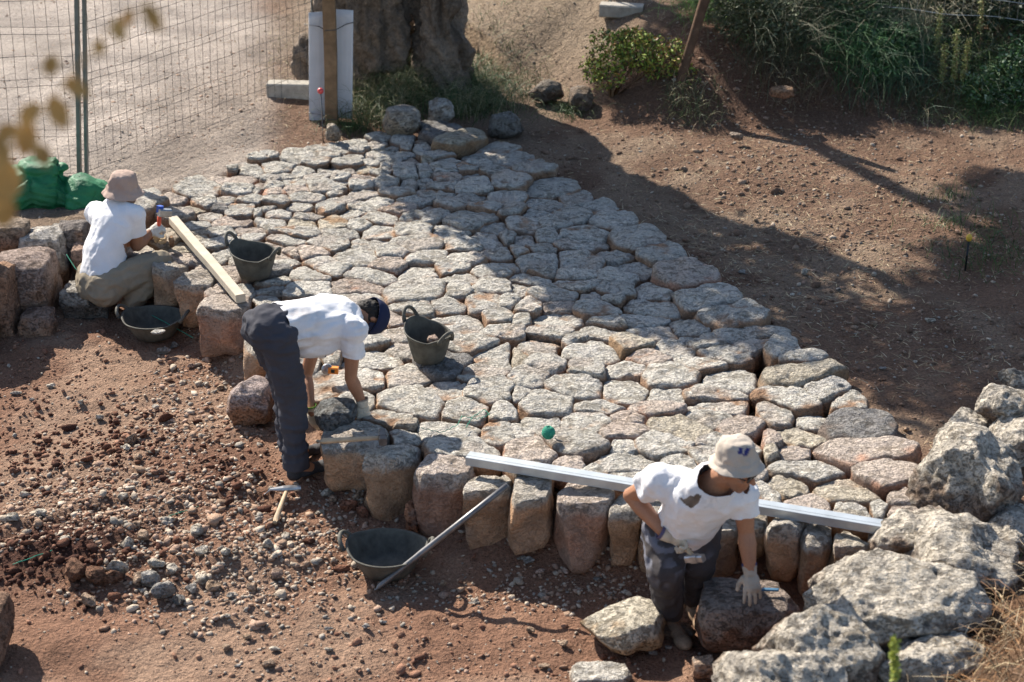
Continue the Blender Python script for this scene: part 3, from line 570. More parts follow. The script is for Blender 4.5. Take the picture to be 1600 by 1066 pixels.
o = scatter('red_clods', p3, rng.lognormal(-4.35, .5, len(p3)).clip(.005, .05), wetc[rng.integers(0, 3, len(p3))], sub=1, flat=.8, seed=3); tag(o, kind='stuff')
p4 = cloud(120000, (-6, 7, 7, 24), lambda x, y, px, py: .42 * (sdist(x, y, PIT) < -.05) * (sdist(x, y, PAVE) < -.02) * (.35 + .5 * sm(1000, 1100, px) + 1.3 * ell(px, py, 310, 215, 140, 60)), 14)
lf4 = (proj(p4[:, 0], p4[:, 1], p4[:, 2])[0] < 560)[:, None]
o = scatter('soil_crumbs', p4, rng.lognormal(-4.65, .45, len(p4)).clip(.005, .03) * np.where(lf4[:, 0], .72, 1), pal(len(p4), 4, (.2, .4, .1, .3)) * np.where(lf4, 1.3, .9), sub=0, seed=4, sink=.4); tag(o, kind='stuff')
p5 = cloud(30000, (-4, 3, 7, 15), lambda x, y, px, py: .5 * (sdist(x, y, PAVE) > .03), 15); p5[:, 2] += .02
o = scatter('joint_rubble', p5, rng.lognormal(-4.2, .35, len(p5)).clip(.008, .03), pal(len(p5), 5) * .8, sub=0, seed=5); tag(o, kind='stuff')

sc_ = np.array([[.27, .145, .095], [.30, .18, .12], [.20, .10, .065]])
p6 = cloud(110000, (-4, 3, 6, 12), lambda x, y, px, py:   .34 * (sdist(x, y, PIT) > 0) * (.08 + 1.0 * ell(px, py, 200, 740, 260, 110) + .5 * ell(px, py, 60, 560, 120, 60) + .3 * ell(px, py, 620, 1000, 260, 40)), 16)
o = scatter('soil_clods', p6, rng.lognormal(-4.75, .5, len(p6)).clip(.005, .03), sc_[rng.integers(0, 3, len(p6))] * rng.uniform(.8, 1.2, (len(p6), 1)), sub=1, flat=.7, seed=6, sink=.35); tag(o, kind='stuff')
sb_ = np.array([[.20, .13, .092], [.25, .175, .125], [.17, .105, .072]])
p7 = cloud(170000, (-6, 8, 7, 24), lambda x, y, px, py: .22 * (sdist(x, y, PIT) < -.1) * (sdist(x, y, PAVE) < -.02) * (px > 760 + 300 * (py < 230)) * (.5 + .8 * sm(.0, .5, fbm(np.stack([x, y, 0 * x], 1), 3, 8))), 17)
o = scatter('brown_clods', p7, rng.lognormal(-4.4, .5, len(p7)).clip(.007, .05), sb_[rng.integers(0, 3, len(p7))] * rng.uniform(.8, 1.25, (len(p7), 1)), sub=1, flat=.6, seed=7, sink=.35); tag(o, kind='stuff')

# ------------------------------------------------------------------ small solid helpers
def frame(t, up=Vector((0, 0, 1))):
    t = Vector(t).normalized(); a = t.cross(up)
    if a.length < 1e-4: a = t.cross(Vector((0, 1, 0)))
    a.normalize(); return a, a.cross(t).normalized(), t
def bar_mesh(p, q, w, h, up=Vector((0, 0, 1)), seg=12, wob=0.0, seed=0, bev=.004):
    """rectangular bar from p to q with softened edges"""
    p, q = Vector(p), Vector(q); a, b, t = frame(q - p, up); V = []; F = []
    pr = [(-w / 2 + bev, -h / 2), (w / 2 - bev, -h / 2), (w / 2, -h / 2 + bev), (w / 2, h / 2 - bev), (w / 2 - bev, h / 2), (-w / 2 + bev, h / 2), (-w / 2, h / 2 - bev), (-w / 2, -h / 2 + bev)]
    for k in range(seg + 1):
        c = p.lerp(q, k / seg)
        for i, (u, v) in enumerate(pr):
            V.append(c + a * u + b * v)
    n = len(pr)
    for k in range(seg):
        for i in range(n): F.append((k * n + i, k * n + (i + 1) % n, (k + 1) * n + (i + 1) % n, (k + 1) * n + i))
    F.append(tuple(range(n - 1, -1, -1))); F.append(tuple(seg * n + i for i in range(n))); V = np.array([v[:] for v in V])
    if wob: V = V + (np.stack([noise(V * 4, seed), noise(V * 4, seed + 1), noise(V * 4, seed + 2)], 1)) * wob
    return V, F
def tube_mesh(pts, rad, n=10, cap=True):
    pts = [Vector(p) for p in pts]; rad = rad if isinstance(rad, (list, tuple)) else [rad] * len(pts); V = []; F = []; a = None
    for k, c in enumerate(pts):
        t = (pts[min(k + 1, len(pts) - 1)] - pts[max(k - 1, 0)]).normalized()
        if a is None: a, b, _ = frame(t)
        else: a = (a - t * a.dot(t)).normalized(); b = t.cross(a)
        for i in range(n): th = 2 * math.pi * i / n; V.append(c + a * (math.cos(th) * rad[k]) + b * (math.sin(th) * rad[k]))
    for k in range(len(pts) - 1):
        for i in range(n): F.append((k * n + i, k * n + (i + 1) % n, (k + 1) * n + (i + 1) % n, (k + 1) * n + i))
    if cap: F.append(tuple(range(n - 1, -1, -1))); F.append(tuple((len(pts) - 1) * n + i for i in range(n)))
    return np.array([v[:] for v in V]), F
def join(parts):
    V = []; F = []; b = 0
    for v, f in parts: V.append(np.asarray(v)); F += [tuple(int(i) + b for i in q) for q in f]; b += len(v)
    return np.vstack(V), F
def lathe(prof, n=40, c=(0, 0, 0), M3=None):
    V = []; F = []
    for r, z in prof:
        for i in range(n): th = 2 * math.pi * i / n; V.append((r * math.cos(th), r * math.sin(th), z))
    for k in range(len(prof) - 1):
        for i in range(n): F.append((k * n + i, k * n + (i + 1) % n, (k + 1) * n + (i + 1) % n, (k + 1) * n + i))
    V = np.array(V)
    if M3 is not None: V = V @ np.array(M3).T
    return V + np.array(c), F
M['rubber'] = plain('dusty black rubber', (.085, .08, .066), .75, .35, var=.45, scale=14, bd=.002, bs=60)
M['wood_new'] = plain('pale sawn pine', (.50, .435, .34), .8, .2, var=.14, scale=9, bd=.002, bs=30)
M['wood_old'] = plain('weathered wooden post', (.235, .150, .085), .9, .2, var=.35, scale=10, bd=.006, bs=25)
M['galv'] = plain('galvanised steel', (.50, .53, .54), .42, .5, .55, var=.14, scale=8)
M['steel'] = plain('worn steel', (.34, .34, .35), .35, .5, .8, var=.3, scale=20)
M['darksteel'] = plain('dark iron bar', (.17, .165, .165), .45, .5, .7, var=.35, scale=14)
M['ash'] = plain('worn tool handle', (.46, .34, .22), .7, .3, var=.2, scale=20)
M['concrete'] = plain('concrete', (.36, .33, .285), .95, .2, var=.22, scale=18, bd=.006, bs=50)
M['greenpaint'] = plain('green painted steel', (.14, .165, .155), .45, .4, .3, var=.25, scale=12)
M['wire'] = plain('galvanised wire', (.10, .095, .09), .5, .4, .5, var=.2)
M['twine'] = plain('green twine', (.03, .24, .16), .8, .3, var=.3, scale=60)
M['orange'] = plain('orange plastic', (.75, .22, .02), .45, .5); M['blackp'] = plain('black plastic', (.02, .02, .02), .5, .5)
M['red'] = plain('red plastic ball', (.62, .07, .07), .4, .5); M['redh'] = plain('red hammer grip', (.75, .10, .04), .45, .5); M['blue'] = plain('blue plastic', (.02, .09, .45), .5, .5); M['bluesteel'] = plain('blue painted chisel', (.03, .11, .20), .5, .5)
M['yellow'] = plain('yellow cap', (.65, .40, .04), .5, .5)
M['board'] = plain('grubby white plastic sheet', (.62, .63, .66), .6, .4, var=.07, scale=5, bd=.001)
# ------------------------------------------------------------------ tools, baskets, bars
def thing_mesh(name, V, F, mat, label, cat, origin, group=None, smooth=True):
    o = mesh_obj(name, V, F, mat, smooth=smooth, origin=origin); return tag(o, label, cat, group)
p, q = P(271, 344, .085), P(376, 466, .075); V, F = bar_mesh(p, q, .066, .058, wob=.003); thing_mesh('timber_plank', V, F, M['wood_new'], 'long pale sawn timber plank lying across the stones beside the crouching man', 'plank', p, smooth=False)
p, q = P(731, 716, .085), P(1378, 824, .085); pr = []
a, b, t = frame(q - p)
for (u, v, w, h) in ((0, .0225, .075, .004), (0, -.0225, .075, .004), (-.0355, 0, .004, .041), (.0355, 0, .004, .041)):
    pr.append(bar_mesh(p + a * u + b * v, q + a * u + b * v, w, h, bev=.0008))
for u in (.012,): pr.append(bar_mesh(p + a * u + b * .0252, q + a * u + b * .0252, .003, .0012, bev=.0003))
V, F = join(pr); thing_mesh('metal_bar', V, F, M['galv'], 'long grey rectangular metal bar lying along the front wall top', 'metal bar', p, smooth=False)
yb = P(793, 786, 0).y - .08; p, q = G(588, 924) + Vector((0, 0, .015)), W(793, 758, yb); d = q - p
V, F = tube_mesh([p - d * .012, p + d * .02, p + d * .05, p + d * .3, p + d * .34, p + d * .6, q], [.006, .014, .0165, .0165, .018, .0165, .0155], 14)
thing_mesh('crowbar', V, F, M['darksteel'], 'long dark iron crowbar leaning from the soil onto the wall top', 'crowbar', p)
def basket(px, py, rimw, zg, ang, label, tilt=(0, 0), k=1.0):
    """soft rubber builder's basket; px, py is the middle of its mouth, ang the direction of its two handles"""
    H = .20 * k; c = P(px, py, zg + H); s = S(c); Rr = rimw / s / 2; base = Vector((c.x, c.y, zg)); root = empty('rubber_basket', base)
    tag(root, label, 'basket', 'black rubber building baskets'); n = 56
    prof = [(0, .004), (.5, .004), (.60, .008), (.66, .03), (.76, .30), (.86, .62), (.95, .90), (.985, .97), (1.03, .99), (1.035, 1.03), (.985, 1.035), (.955, .97), (.90, .78), (.80, .5), (.70, .2), (.62, .07), (.3, .055), (0, .055)]
    V = []; F = []
    for r, z in prof:
        for i in range(n):
            th = 2 * math.pi * i / n; dth = math.cos(th - ang); lift = .16 * max(0, abs(dth) - .72) / .28 * max(0, z - .5) * 2
            rr = r * Rr * (1 + .05 * math.cos(2 * (th - ang)) * z + .015 * math.sin(3 * th + px) * z)
            V.append((rr * math.cos(th), rr * math.sin(th), H * z * 1.0 + H * lift + tilt[0] * rr * math.cos(th) * z + tilt[1] * rr * math.sin(th) * z))
    for kk in range(len(prof) - 1):
        for i in range(n): F.append((kk * n + i, kk * n + (i + 1) % n, (kk + 1) * n + (i + 1) % n, (kk + 1) * n + i))
    mesh_obj('body', np.array(V) + np.array(base[:]), F, M['rubber'], root, smooth=True)
    for sgn in (1, -1):
        u = Vector((math.cos(ang) * sgn, math.sin(ang) * sgn, 0)); v = Vector((-u.y, u.x, 0)); pts = []
        for j in range(13):
            t = math.pi * j / 12; r = Rr * 1.05 + .035 * math.sin(t)
            pts.append(base + u * r + v * (Rr * .36 * math.cos(t)) + Vector((0, 0, H * (1.08 + .40 * math.sin(t)) + (tilt[0] * u.x + tilt[1] * u.y) * r)))
        V, F = tube_mesh(pts, [.016, .013] + [.0115] * 9 + [.013, .016], 10); mesh_obj('handle', V, F, M['rubber'], root, smooth=True)
    return base, Rr, H
b1 = basket(396, 394, 72, .025, R(155), 'black rubber basket with a blue cloth inside, on the paving', tilt=(-.10, .08), k=.88)
b2 = basket(240, 496, 94, float(hgt([P(240, 515, -.5).x], [P(240, 515, -.5).y])[0]), R(170), 'black rubber basket in front of the crouching man, crossed by green string', k=.64)
b3 = basket(669, 520, 74, .03, R(135), 'black rubber basket holding a broken stone, on the middle of the paving', tilt=(-.12, .10), k=.90)
b4 = basket(604, 856, 120, float(hgt([P(603, 885, -.5).x], [P(603, 885, -.5).y])[0]), R(172), 'large empty rubber basket on the soil under the iron crowbar', k=.66)
c = b1[0] + Vector((-.035, -.02, .07)); V, F = ico(3); V = V * np.array([.055, .025, .035]); V = V + .012 * np.stack([noise(V * 50, 1), noise(V * 50, 2), noise(V * 50, 3)], 1) + np.array(c[:])
thing_mesh('cloth', V, F, M['blue'], 'crumpled blue cloth inside the farther basket on the paving', 'cloth', c)
c = b3[0] + Vector((.02, -.02, .13)); q = proj(c.x, c.y, c.z); o = boulder(q[0] + 4, q[1], 26, 24, c.z, 611, 'rock', top=(.42, .31, .25), side=(.35, .24, .18), squash=.9, sub=4, blotch=False, boxy=.2); tag(o, 'broken pinkish stone lying in the basket on the middle of the paving', 'rock')
c = b2[0] + Vector((.03, -.06, .05)); q = proj(c.x, c.y, c.z); o = boulder(q[0], q[1], 28, 12, c.z, 612, 'rock', top=(.5, .48, .45), side=(.4, .36, .3), squash=.4, sub=4, blotch=False, boxy=.2); tag(o, 'flat pale stone lying in the basket before the crouching man', 'rock')
def hammer(hp, hq, head_c, head_dir, head_l, hw, label, pick=False, mat='steel'):
    root = empty('hammer', hp); tag(root, label, 'hammer', 'masons hammers')
    hp, hq = Vector(hp), Vector(hq); V, F = tube_mesh([hp, hp.lerp(hq, .1), hp.lerp(hq, .5), hp.lerp(hq, .9), hq], [.013, .0165, .0145, .012, .011], 12); mesh_obj('handle', V, F, M['ash'], root, smooth=True)
    u = Vector(head_dir).normalized(); c = Vector(head_c)
    if pick:
        a = c - u * head_l * .62; b = c + u * head_l * .38; V, F = tube_mesh([a - Vector((0, 0, .03)), a.lerp(c, .3), a.lerp(c, .6), c - u * .02, c + u * .02, b - u * .01, b], [.003, .009, .014, .019, .020, .016, .015], 8)
    else:
        ps = [bar_mesh(c - u * head_l / 2, c + u * head_l / 2, hw, hw, bev=.006, seg=4), bar_mesh(c - u * .018, c + u * .018, hw * 1.12, hw * 1.12, bev=.004, seg=1)]; V, F = join(ps)
    mesh_obj('head', V, F, M[mat], root, smooth=False); return root
g1, g2 = G(430, 824), G(449, 775); up = Vector((0, 0, .03)); hammer(g1 + up, g2 + up * 1.3, g2 + up * 1.6, P(472, 768, 0) - P(417, 771, 0), .21, .03, 'pick hammer with pale wooden handle lying on the red soil', pick=True)
hammer(P(495, 690, .10), P(598, 684, .115), P(598, 683, .115), P(598, 698, .05) - P(597, 668, .05), .125, .043, 'stubby hammer resting on the brown edging stones below the bending man', mat='darksteel')
# tape measure
c = P(516, 577, .085); root = empty('tape_measure', c); tag(root, 'orange and black tape measure lying on a stone behind the bending man', 'tape measure')
V, F = lathe([(0, -.022), (.03, -.022), (.034, -.016), (.034, .016), (.03, .022), (0, .022)], 24, c, Matrix.Rotation(R(70), 3, 'X')); mesh_obj('case', V + np.array([-.018, .0, 0]), F, M['steel'], root, smooth=True)
V, F = bar_mesh(c + Vector((-.01, -.01, 0)), c + Vector((.05, -.012, -.002)), .045, .042, bev=.008, seg=2); mesh_obj('grip', V, F, M['orange'], root)
V, F = bar_mesh(c + Vector((.008, -.034, .004)), c + Vector((.03, -.035, .002)), .004, .022, bev=.001, seg=2); mesh_obj('lock_button', V, F, M['blackp'], root)
# ball of twine and lengths of string
c = P(857, 676, .095); r_ = random.Random(3); pts = []
for j in range(520):
    a_ = j * 2.39996 + .4 * math.sin(j * .07); z = math.sin(j * .113) * .92; rr = math.sqrt(max(0, 1 - z * z)); k = .034 * (1 + .06 * math.sin(j * 1.7))
    pts.append(c + Vector((math.cos(j * .33) * rr, math.sin(j * .33) * rr, z)) * k)
V, F = tube_mesh(pts, .0042, 5); V2, F2 = ico(2); V, F = join([(V, F), (V2 * .031 + np.array(c[:]), F2)]); thing_mesh('twine_ball', V, F, M['twine'], 'small ball of bright green twine lying on the paving', 'twine', c)
def cord(pxs, label, r=.0028, wob=.004, lift=.012, name='string', absz=None):
    pts = []
    for k in range(len(pxs) - 1):
        a, b = pxs[k], pxs[k + 1]; A = P(a[0], a[1], a[2]); B = P(b[0], b[1], b[2])
        for j in range(10): pts.append(A.lerp(B, j / 10) + Vector((0, 0, wob * math.sin(j * 1.9 + k))))
    pts.append(P(*pxs[-1])); V, F = tube_mesh(pts, r, 5); return thing_mesh(name, V, F, M['twine'], label, 'string', pts[0], 'green marking strings')
cord([(20, 882, -.30), (110, 850, -.30), (216, 822, -.32)], 'green string stretched over the dark soil at the lower left', wob=.002)
cord([(216, 822, -.32), (330, 785, -.34), (450, 746, -.36), (503, 731, -.33)], 'green string running past the boot of the bending man', r=.0024, wob=.001)
cord([(104, 398, -.05), (118, 420, -.1), (134, 436, -.15)], 'green string behind the back of the crouching man', wob=.001); cord([(208, 478, -.30), (255, 502, -.28), (302, 528, -.3)], 'green string crossing the basket by the crouching man', wob=.001)
cord([(655, 668, .05), (690, 676, .045), (715, 664, .05), (722, 650, .055), (745, 655, .04), (765, 648, .05), (757, 640, .05), (738, 652, .05), (728, 668, .045)], 'loose tangle of thin green string on the stones near the metal bar', r=.0022)
V, F = tube_mesh([P(861, 680, .06), P(870, 687, .045), P(880, 691, .04)], .004, 6); thing_mesh('nail', V, F, M['darksteel'], 'dark nail lying beside the green ball of twine', 'nail', P(861, 680, .06))
# blue chisel under the gloved hand
p = P(1190, 921, -.06); q = P(1217, 922, -.055); V, F = bar_mesh(p, q, .022, .010, bev=.003); thing_mesh('chisel', V, F, M['bluesteel'], 'flat blue chisel on top of the large reddish boulder', 'chisel', p)
# post with its white sheet, stake with red ball, blocks, far posts
def up_post(px, base_py, h, w, d, mat, name, label, cat, lean=(0, 0), yoff=0, zb=None):
    g = G(px, base_py); g.y += yoff; t = g + Vector((lean[0], lean[1], h)); V, F = bar_mesh(g - Vector((0, 0, .3)), t, w, d, up=Vector((0, 1, 0)), wob=.004 if 'wood' in name else 0); return thing_mesh(name, V, F, M[mat], label, cat, g, smooth=False), g
o, g = up_post(517.5, 194, 2.0, .108, .09, 'wood_old', 'wooden_post', 'upright wooden post standing in front of the white plastic sheet', 'post', lean=(.05, 0))
sh = []; bw = .385; bh = .98; yb_ = g.y + .085
for k in range(25):
    u = (k / 24 - .5) * bw; sh.append((g.x - .012 + u, yb_ + .045 * (1 - abs(u) / (bw / 2)) + .0018 * math.sin(k * 2.1), 0))
V = []; F = []
for zz in np.linspace(-.0, bh, 14):
    for (a_, b_, _) in sh: V.append((a_ + zz * .045 + (zz / bh) * .004, b_ - .004, g.z + .02 + zz - .02 * (a_ < g.x))); V.append((a_ + zz * .045, b_, g.z + .02 + zz - .02 * (a_ < g.x)))
n = len(sh) * 2
for r in range(13):
    for k in range(24):
        a0 = r * n + 2 * k; F += [(a0, a0 + 2, a0 + n + 2, a0 + n), (a0 + 1, a0 + n + 1, a0 + n + 3, a0 + 3)]
    F += [(r * n, r * n + n, r * n + n + 1, r * n + 1), (r * n + n - 2, r * n + n - 1, (r + 2) * n - 1, (r + 2) * n - 2)]
F += [(13 * n + 2 * k, 13 * n + 2 * k + 2, 13 * n + 2 * k + 3, 13 * n + 2 * k + 1) for k in range(24)]
o = thing_mesh('plastic_sheet', np.array(V), F, M['board'], 'tall white plastic sheet wrapped behind the wooden post', 'plastic sheet', Vector((g.x, yb_, g.z)))
for zz in (.86, .06):
    w_ = [Vector((g.x - .012 - bw / 2, yb_ - .01, g.z + zz + .02)), Vector((g.x - .07, yb_ - .02, g.z + zz + .0)), Vector((g.x - .03 + zz * .03, g.y - .052, g.z + zz - .005)), Vector((g.x + .05 + zz * .03, g.y - .052, g.z + zz + .0)), Vector((g.x + .13 + zz * .04, yb_ - .01, g.z + zz + .02)), Vector((g.x + bw / 2 + zz * .04, yb_ - .01, g.z + zz + .035))]
    V, F = tube_mesh(w_, .004, 6); mesh_obj('wire_tie', V, F, M['wire'], None, smooth=True, origin=w_[0]); ob = bpy.context.scene.objects[-1] if False else None
for o_ in [x for x in COL.objects if x.name.startswith('wire_tie')]: tag(o_, ('upper' if o_.location.z > g.z + .5 else 'lower') + ' wire tie round the wooden post and white sheet', 'wire')
g5 = G(505, 222); g5.z -= .02; root = empty('marker_stake', g5); tag(root, 'thin marker stake topped with a red ball before the white sheet', 'stake')
V, F = tube_mesh([g5, g5 + Vector((.002, 0, .25)), g5 + Vector((-.002, 0, .46))], .007, 8); mesh_obj('rod', V, F, M['darksteel'], root, smooth=True); V, F = ico(3); mesh_obj('ball', V * .027 + np.array((g5 + Vector((-.002, 0, .475)))[:]), F, M['red'], root, smooth=True)
def block(px, py, wpx, label, rot, d=.16, h=.15):
    g = G(px, py); s = S(g); w = wpx / s; u = Vector((math.cos(rot), math.sin(rot), 0)) * w / 2; c = g + Vector((0, .06, h / 2 - .02)); V, F = bar_mesh(c - u, c + u, d, h, bev=.012, wob=.004, seg=8); return thing_mesh('concrete_block', V, F, M['concrete'], label, 'concrete block', g, 'concrete fence feet', smooth=False)
block(451, 153, 66, 'pale concrete block on the dry grass left of the white sheet', R(-4)); block(972, 25, 68, 'grey concrete block at the top edge right of the olive tree', R(-10), h=.12)
g = G(954, 18); V, F = tube_mesh([g + Vector((0, .04, 0)), g + Vector((0, .04, 1.6))], .018, 10); thing_mesh('metal_post', V, F, M['galv'], 'thin metal post rising from the concrete block right of the tree', 'post', g)
g = G(1064, 122); top = W(1118, -60, g.y + .15); d = (top - g); V, F = bar_mesh(g - d * .1, g + d * 1.3, .085, .085, up=Vector((0, 1, 0)), wob=.012, bev=.02); M['wood_dark'] = plain('dark old post', (.11, .065, .042), .9, .2, var=.35, scale=10, bd=.006, bs=25); thing_mesh('wooden_post', V, F, M['wood_dark'], 'brown wooden post leaning right, behind the green shrub', 'post', g)
g = G(1508, 424); root = empty('marker_stake', g); tag(root, 'short dark stake with a yellow tip in the weeds at right', 'stake'); V, F = tube_mesh([g, g + Vector((0, 0, .24))], .007, 8); mesh_obj('rod', V, F, M['blackp'], root, smooth=True); V, F = ico(2); mesh_obj('cap', V * np.array([.022, .022, .03]) + np.array((g + Vector((0, 0, .255)))[:]), F, M['yellow'], root, smooth=True)
# fence on the left
fa, fb = G(128, 276), G(486, 150); fb = fb + Vector((0, .25, 0)); fc = fa + Vector((-2.6, -.15, 0)); Hh = 2.05; ln = Vector((0, 0, 1))
root = empty('metal_fence_post', fa); tag(root, 'pair of green grey angle iron fence posts rising behind the green sack', 'fence post')
for u, wd in ((-.028, .030), (.030, .024)):
    pa = fa + Vector((u + .0, -.02, -.1)); V, F = bar_mesh(pa, pa + Vector((.21, 0, 2.3)), wd, .03, up=Vector((0, 1, 0)), bev=.003)
    V2, F2 = bar_mesh(pa + Vector((wd * .4, .025, 0)), pa + Vector((wd * .4 + .21, .025, 2.3)), .006, .035, up=Vector((0, 1, 0)), bev=.001); V, F = join([(V, F), (V2, F2)]); mesh_obj('angle_iron', V, F, M['greenpaint'], root)
o, _ = None, None; V, F = tube_mesh([fb - Vector((0, 0, .1)), fb + Vector((.05, 0, 2.2))], .026, 12); thing_mesh('metal_fence_post', V, F, M['galv'], 'round grey fence post behind the white plastic sheet', 'fence post', fb)
def wire_fence(a, b, label, seed):
    r_ = random.Random(seed); n = int((b - a).length / .088); ps = []; zs = [.02, .17, .34, .40, .58, .76, .82, 1.0, 1.18, 1.24, 1.45, 1.65, 1.85]; root = empty('wire_fence', a); tag(root, label, 'wire fence')
    sag = lambda t: Vector((0, .018 * math.sin(t * 9 + seed), 0))
    for k in range(n + 1):
        t = k / n; c = a.lerp(b, t) + sag(t); pts = [c + Vector((.055 / 2 * z + .006 * math.sin(z * 30 + k) * (1 if abs(z - .37) < .06 or abs(z - .79) < .06 else .3), 0, z)) for z in zs]; ps.append(tube_mesh(pts, .0018, 4))
    V, F = join(ps); mesh_obj('upright_wires', V, F, M['wire'], root); ps = []
    for z in zs: ps.append(tube_mesh([a.lerp(b, k / 24) + sag(k / 24) + Vector((.03 * z, 0, z + .006 * math.sin(k * .9 + z * 8))) for k in range(25)], .0019, 4))
    V, F = join(ps); mesh_obj('line_wires', V, F, M['wire'], root)
wire_fence(fa, fb, 'rusty wire mesh fence between the green posts and the white sheet', 2); wire_fence(fc, fa, 'wire mesh fence left of the green posts above the green sack', 5)
ra, rb = G(1372, 62), G(1640, 88); ps = []
for z in (.05, .2, .35, .55, .8, 1.1): ps.append(tube_mesh([ra.lerp(rb, k / 12) + Vector((0, 0, z + .25 + .01 * math.sin(k))) for k in range(13)], .003, 4))
for k in range(20): ps.append(tube_mesh([ra.lerp(rb, k / 19) + Vector((0, 0, .3)), ra.lerp(rb, k / 19) + Vector((0, 0, 1.35))], .0025, 4))
V, F = join(ps); thing_mesh('wire_fence', V, F, M['galv'], 'thin wire mesh fence in front of the dark bushes at upper right', 'wire fence', ra)
# green sack
def remesh(parts, voxel, smooth=2):
    V, F = join(parts); me = bpy.data.meshes.new('tmp'); me.from_pydata(V.tolist(), [], F); o = bpy.data.objects.new('tmp', me); link(o)
    m = o.modifiers.new('r', 'REMESH'); m.mode = 'VOXEL'; m.voxel_size = voxel; m.adaptivity = 0
    if smooth: k = o.modifiers.new('s', 'SMOOTH'); k.factor = .6; k.iterations = smooth
    bpy.context.view_layer.update(); e = o.evaluated_get(bpy.context.evaluated_depsgraph_get()); m2 = e.to_mesh(); V = np.empty(len(m2.vertices) * 3); m2.vertices.foreach_get('co', V); V = V.reshape(-1, 3); F = [tuple(p.vertices) for p in m2.polygons]
    N = np.empty(len(V) * 3); m2.vertices.foreach_get('normal', N); N = N.reshape(-1, 3); e.to_mesh_clear(); bpy.data.objects.remove(o); bpy.data.meshes.remove(me); return V, F, N
def ell_part(c, s, B=None, sub=2):
    V, F = ico(sub); V = V * np.array(s)
    if B is not None: V = V @ np.array([list(B[0]), list(B[1]), list(B[2])])
    return V + np.array(Vector(c)[:]), F
M['net'] = vcol('green sack netting', rough=.55, spec=.4, dist=.003, scales=(220, 50), speck=.3)
g = G(95, 322); s_ = S(g); u = 1 / s_
def SK(px, py, dy=0): return W(px, py, g.y + .12 + dy)
parts = [ell_part(SK(38, 298), (.22, .24, .19)), ell_part(SK(74, 298), (.17, .23, .19)), ell_part(SK(126, 308, -.02), (.19, .22, .17)), ell_part(SK(110, 304), (.13, .2, .16)), ell_part(SK(150, 306), (.10, .16, .12)), ell_part(SK(64, 266, .03), (.17, .15, .11)), ell_part(SK(84, 262, .03), (.10, .12, .10)), ell_part(SK(22, 300), (.13, .18, .15))]
V, F, N = remesh(parts, .012, 3)
qx = proj(V[:, 0], V[:, 1], V[:, 2])[0]; cinch = np.exp(-((qx - 97) / 5.5) ** 2); q = V * np.array([2.2, 2.2, 9.0]); q[:, 2] += 1.2 * noise(V * 3, 2)
fold = np.abs(fbm(q, 3, 4)); dsp = -.045 * cinch + .040 * (1 - 2.2 * fold) * .6 + .004 * fbm(V * 24, 2, 9) - .022 * np.exp(-((V[:, 2] - g.z - .33 + .1 * (V[:, 0] - g.x)) / .03) ** 2) * (qx < 100)
V = V + N * dsp[:, None]; cc = np.array([.016, .17, .065]) * (1 + .35 * fbm(V * 6, 3, 2)[:, None]); o = mesh_obj('green_sack', V, F, M['net'], col=np.clip(cc, .004, 1), smooth=True, origin=g); tag(o, 'big green netting sack bundled and tied at the fence foot', 'sack')
# ------------------------------------------------------------------ plants
def blades(pts, length, lean, width, cols, seed, segs=3, curl=.5):
    """grass blades: one tapering bent strip per point"""
    r_ = np.random.default_rng(seed); n = len(pts); L = length * r_.uniform(.5, 1.2, n); az = r_.uniform(0, 6.283, n); ln_ = r_.uniform(lean[0], lean[1], n); d = np.stack([np.cos(az), np.sin(az), 0 * az], 1); sd = np.stack([-np.sin(az), np.cos(az), 0 * az], 1); V = []
    tw = r_.uniform(-1, 1, n)[:, None]; sd = sd * np.cos(tw) + np.array([0, 0, 1.0]) * np.sin(tw)
    for k in range(segs + 1):
        t = k / segs; a = ln_ + curl * t * t; pos = pts + d * (L * t * np.sin(a))[:, None] + np.array([0, 0, 1.0]) * (L * t * np.maximum(np.cos(a), .06))[:, None]; w = width * (1 - t * .85); V += [pos - sd * w / 2, pos + sd * w / 2]
    V = np.stack(V, 1); m = V.shape[1]; base = (np.arange(n) * m)[:, None]; F = []
    for k in range(segs): F.append(base + np.array([[2 * k, 2 * k + 1, 2 * k + 3, 2 * k + 2]]))
    F = np.concatenate(F, 0); C_ = np.repeat(cols, m, 0); return V.reshape(-1, 3), F, C_
def leaves(cen, rad, n, size, cols, seed, hollow=.55, aspect=.42):
    """leaf sized diamonds spread through lumpy volumes"""
    r_ = np.random.default_rng(seed); cen = np.array(cen); rad = np.array(rad); wgt = rad[:, 0] * rad[:, 1] * rad[:, 2]; wgt = wgt / wgt.sum(); k = r_.choice(len(cen), n, p=wgt); v = r_.normal(size=(n, 3)); v /= np.linalg.norm(v, axis=1)[:, None]
    rr = hollow + (1 - hollow) * r_.random(n) ** .6; lump = 1 + .35 * fbm(v * 2.2 + k[:, None] * 3.1, 3, seed); p = cen[k] + v * rad[k] * (rr * lump)[:, None]
    a = r_.normal(size=(n, 3)) + v * .6; a /= np.linalg.norm(a, axis=1)[:, None]; b = np.cross(a, r_.normal(size=(n, 3))); b /= np.linalg.norm(b, axis=1)[:, None]; s = size * r_.uniform(.6, 1.3, n)[:, None]
    V = np.stack([p - a * s / 2, p + b * s * aspect / 2, p + a * s / 2, p - b * s * aspect / 2], 1); F = (np.arange(n) * 4)[:, None] + np.array([[0, 1, 2, 3]]); pc = np.array(cols); C_ = pc[r_.integers(0, len(pc), n)] * r_.uniform(.7, 1.3, (n, 1)); return V.reshape(-1, 3), F, np.repeat(C_, 4, 0)
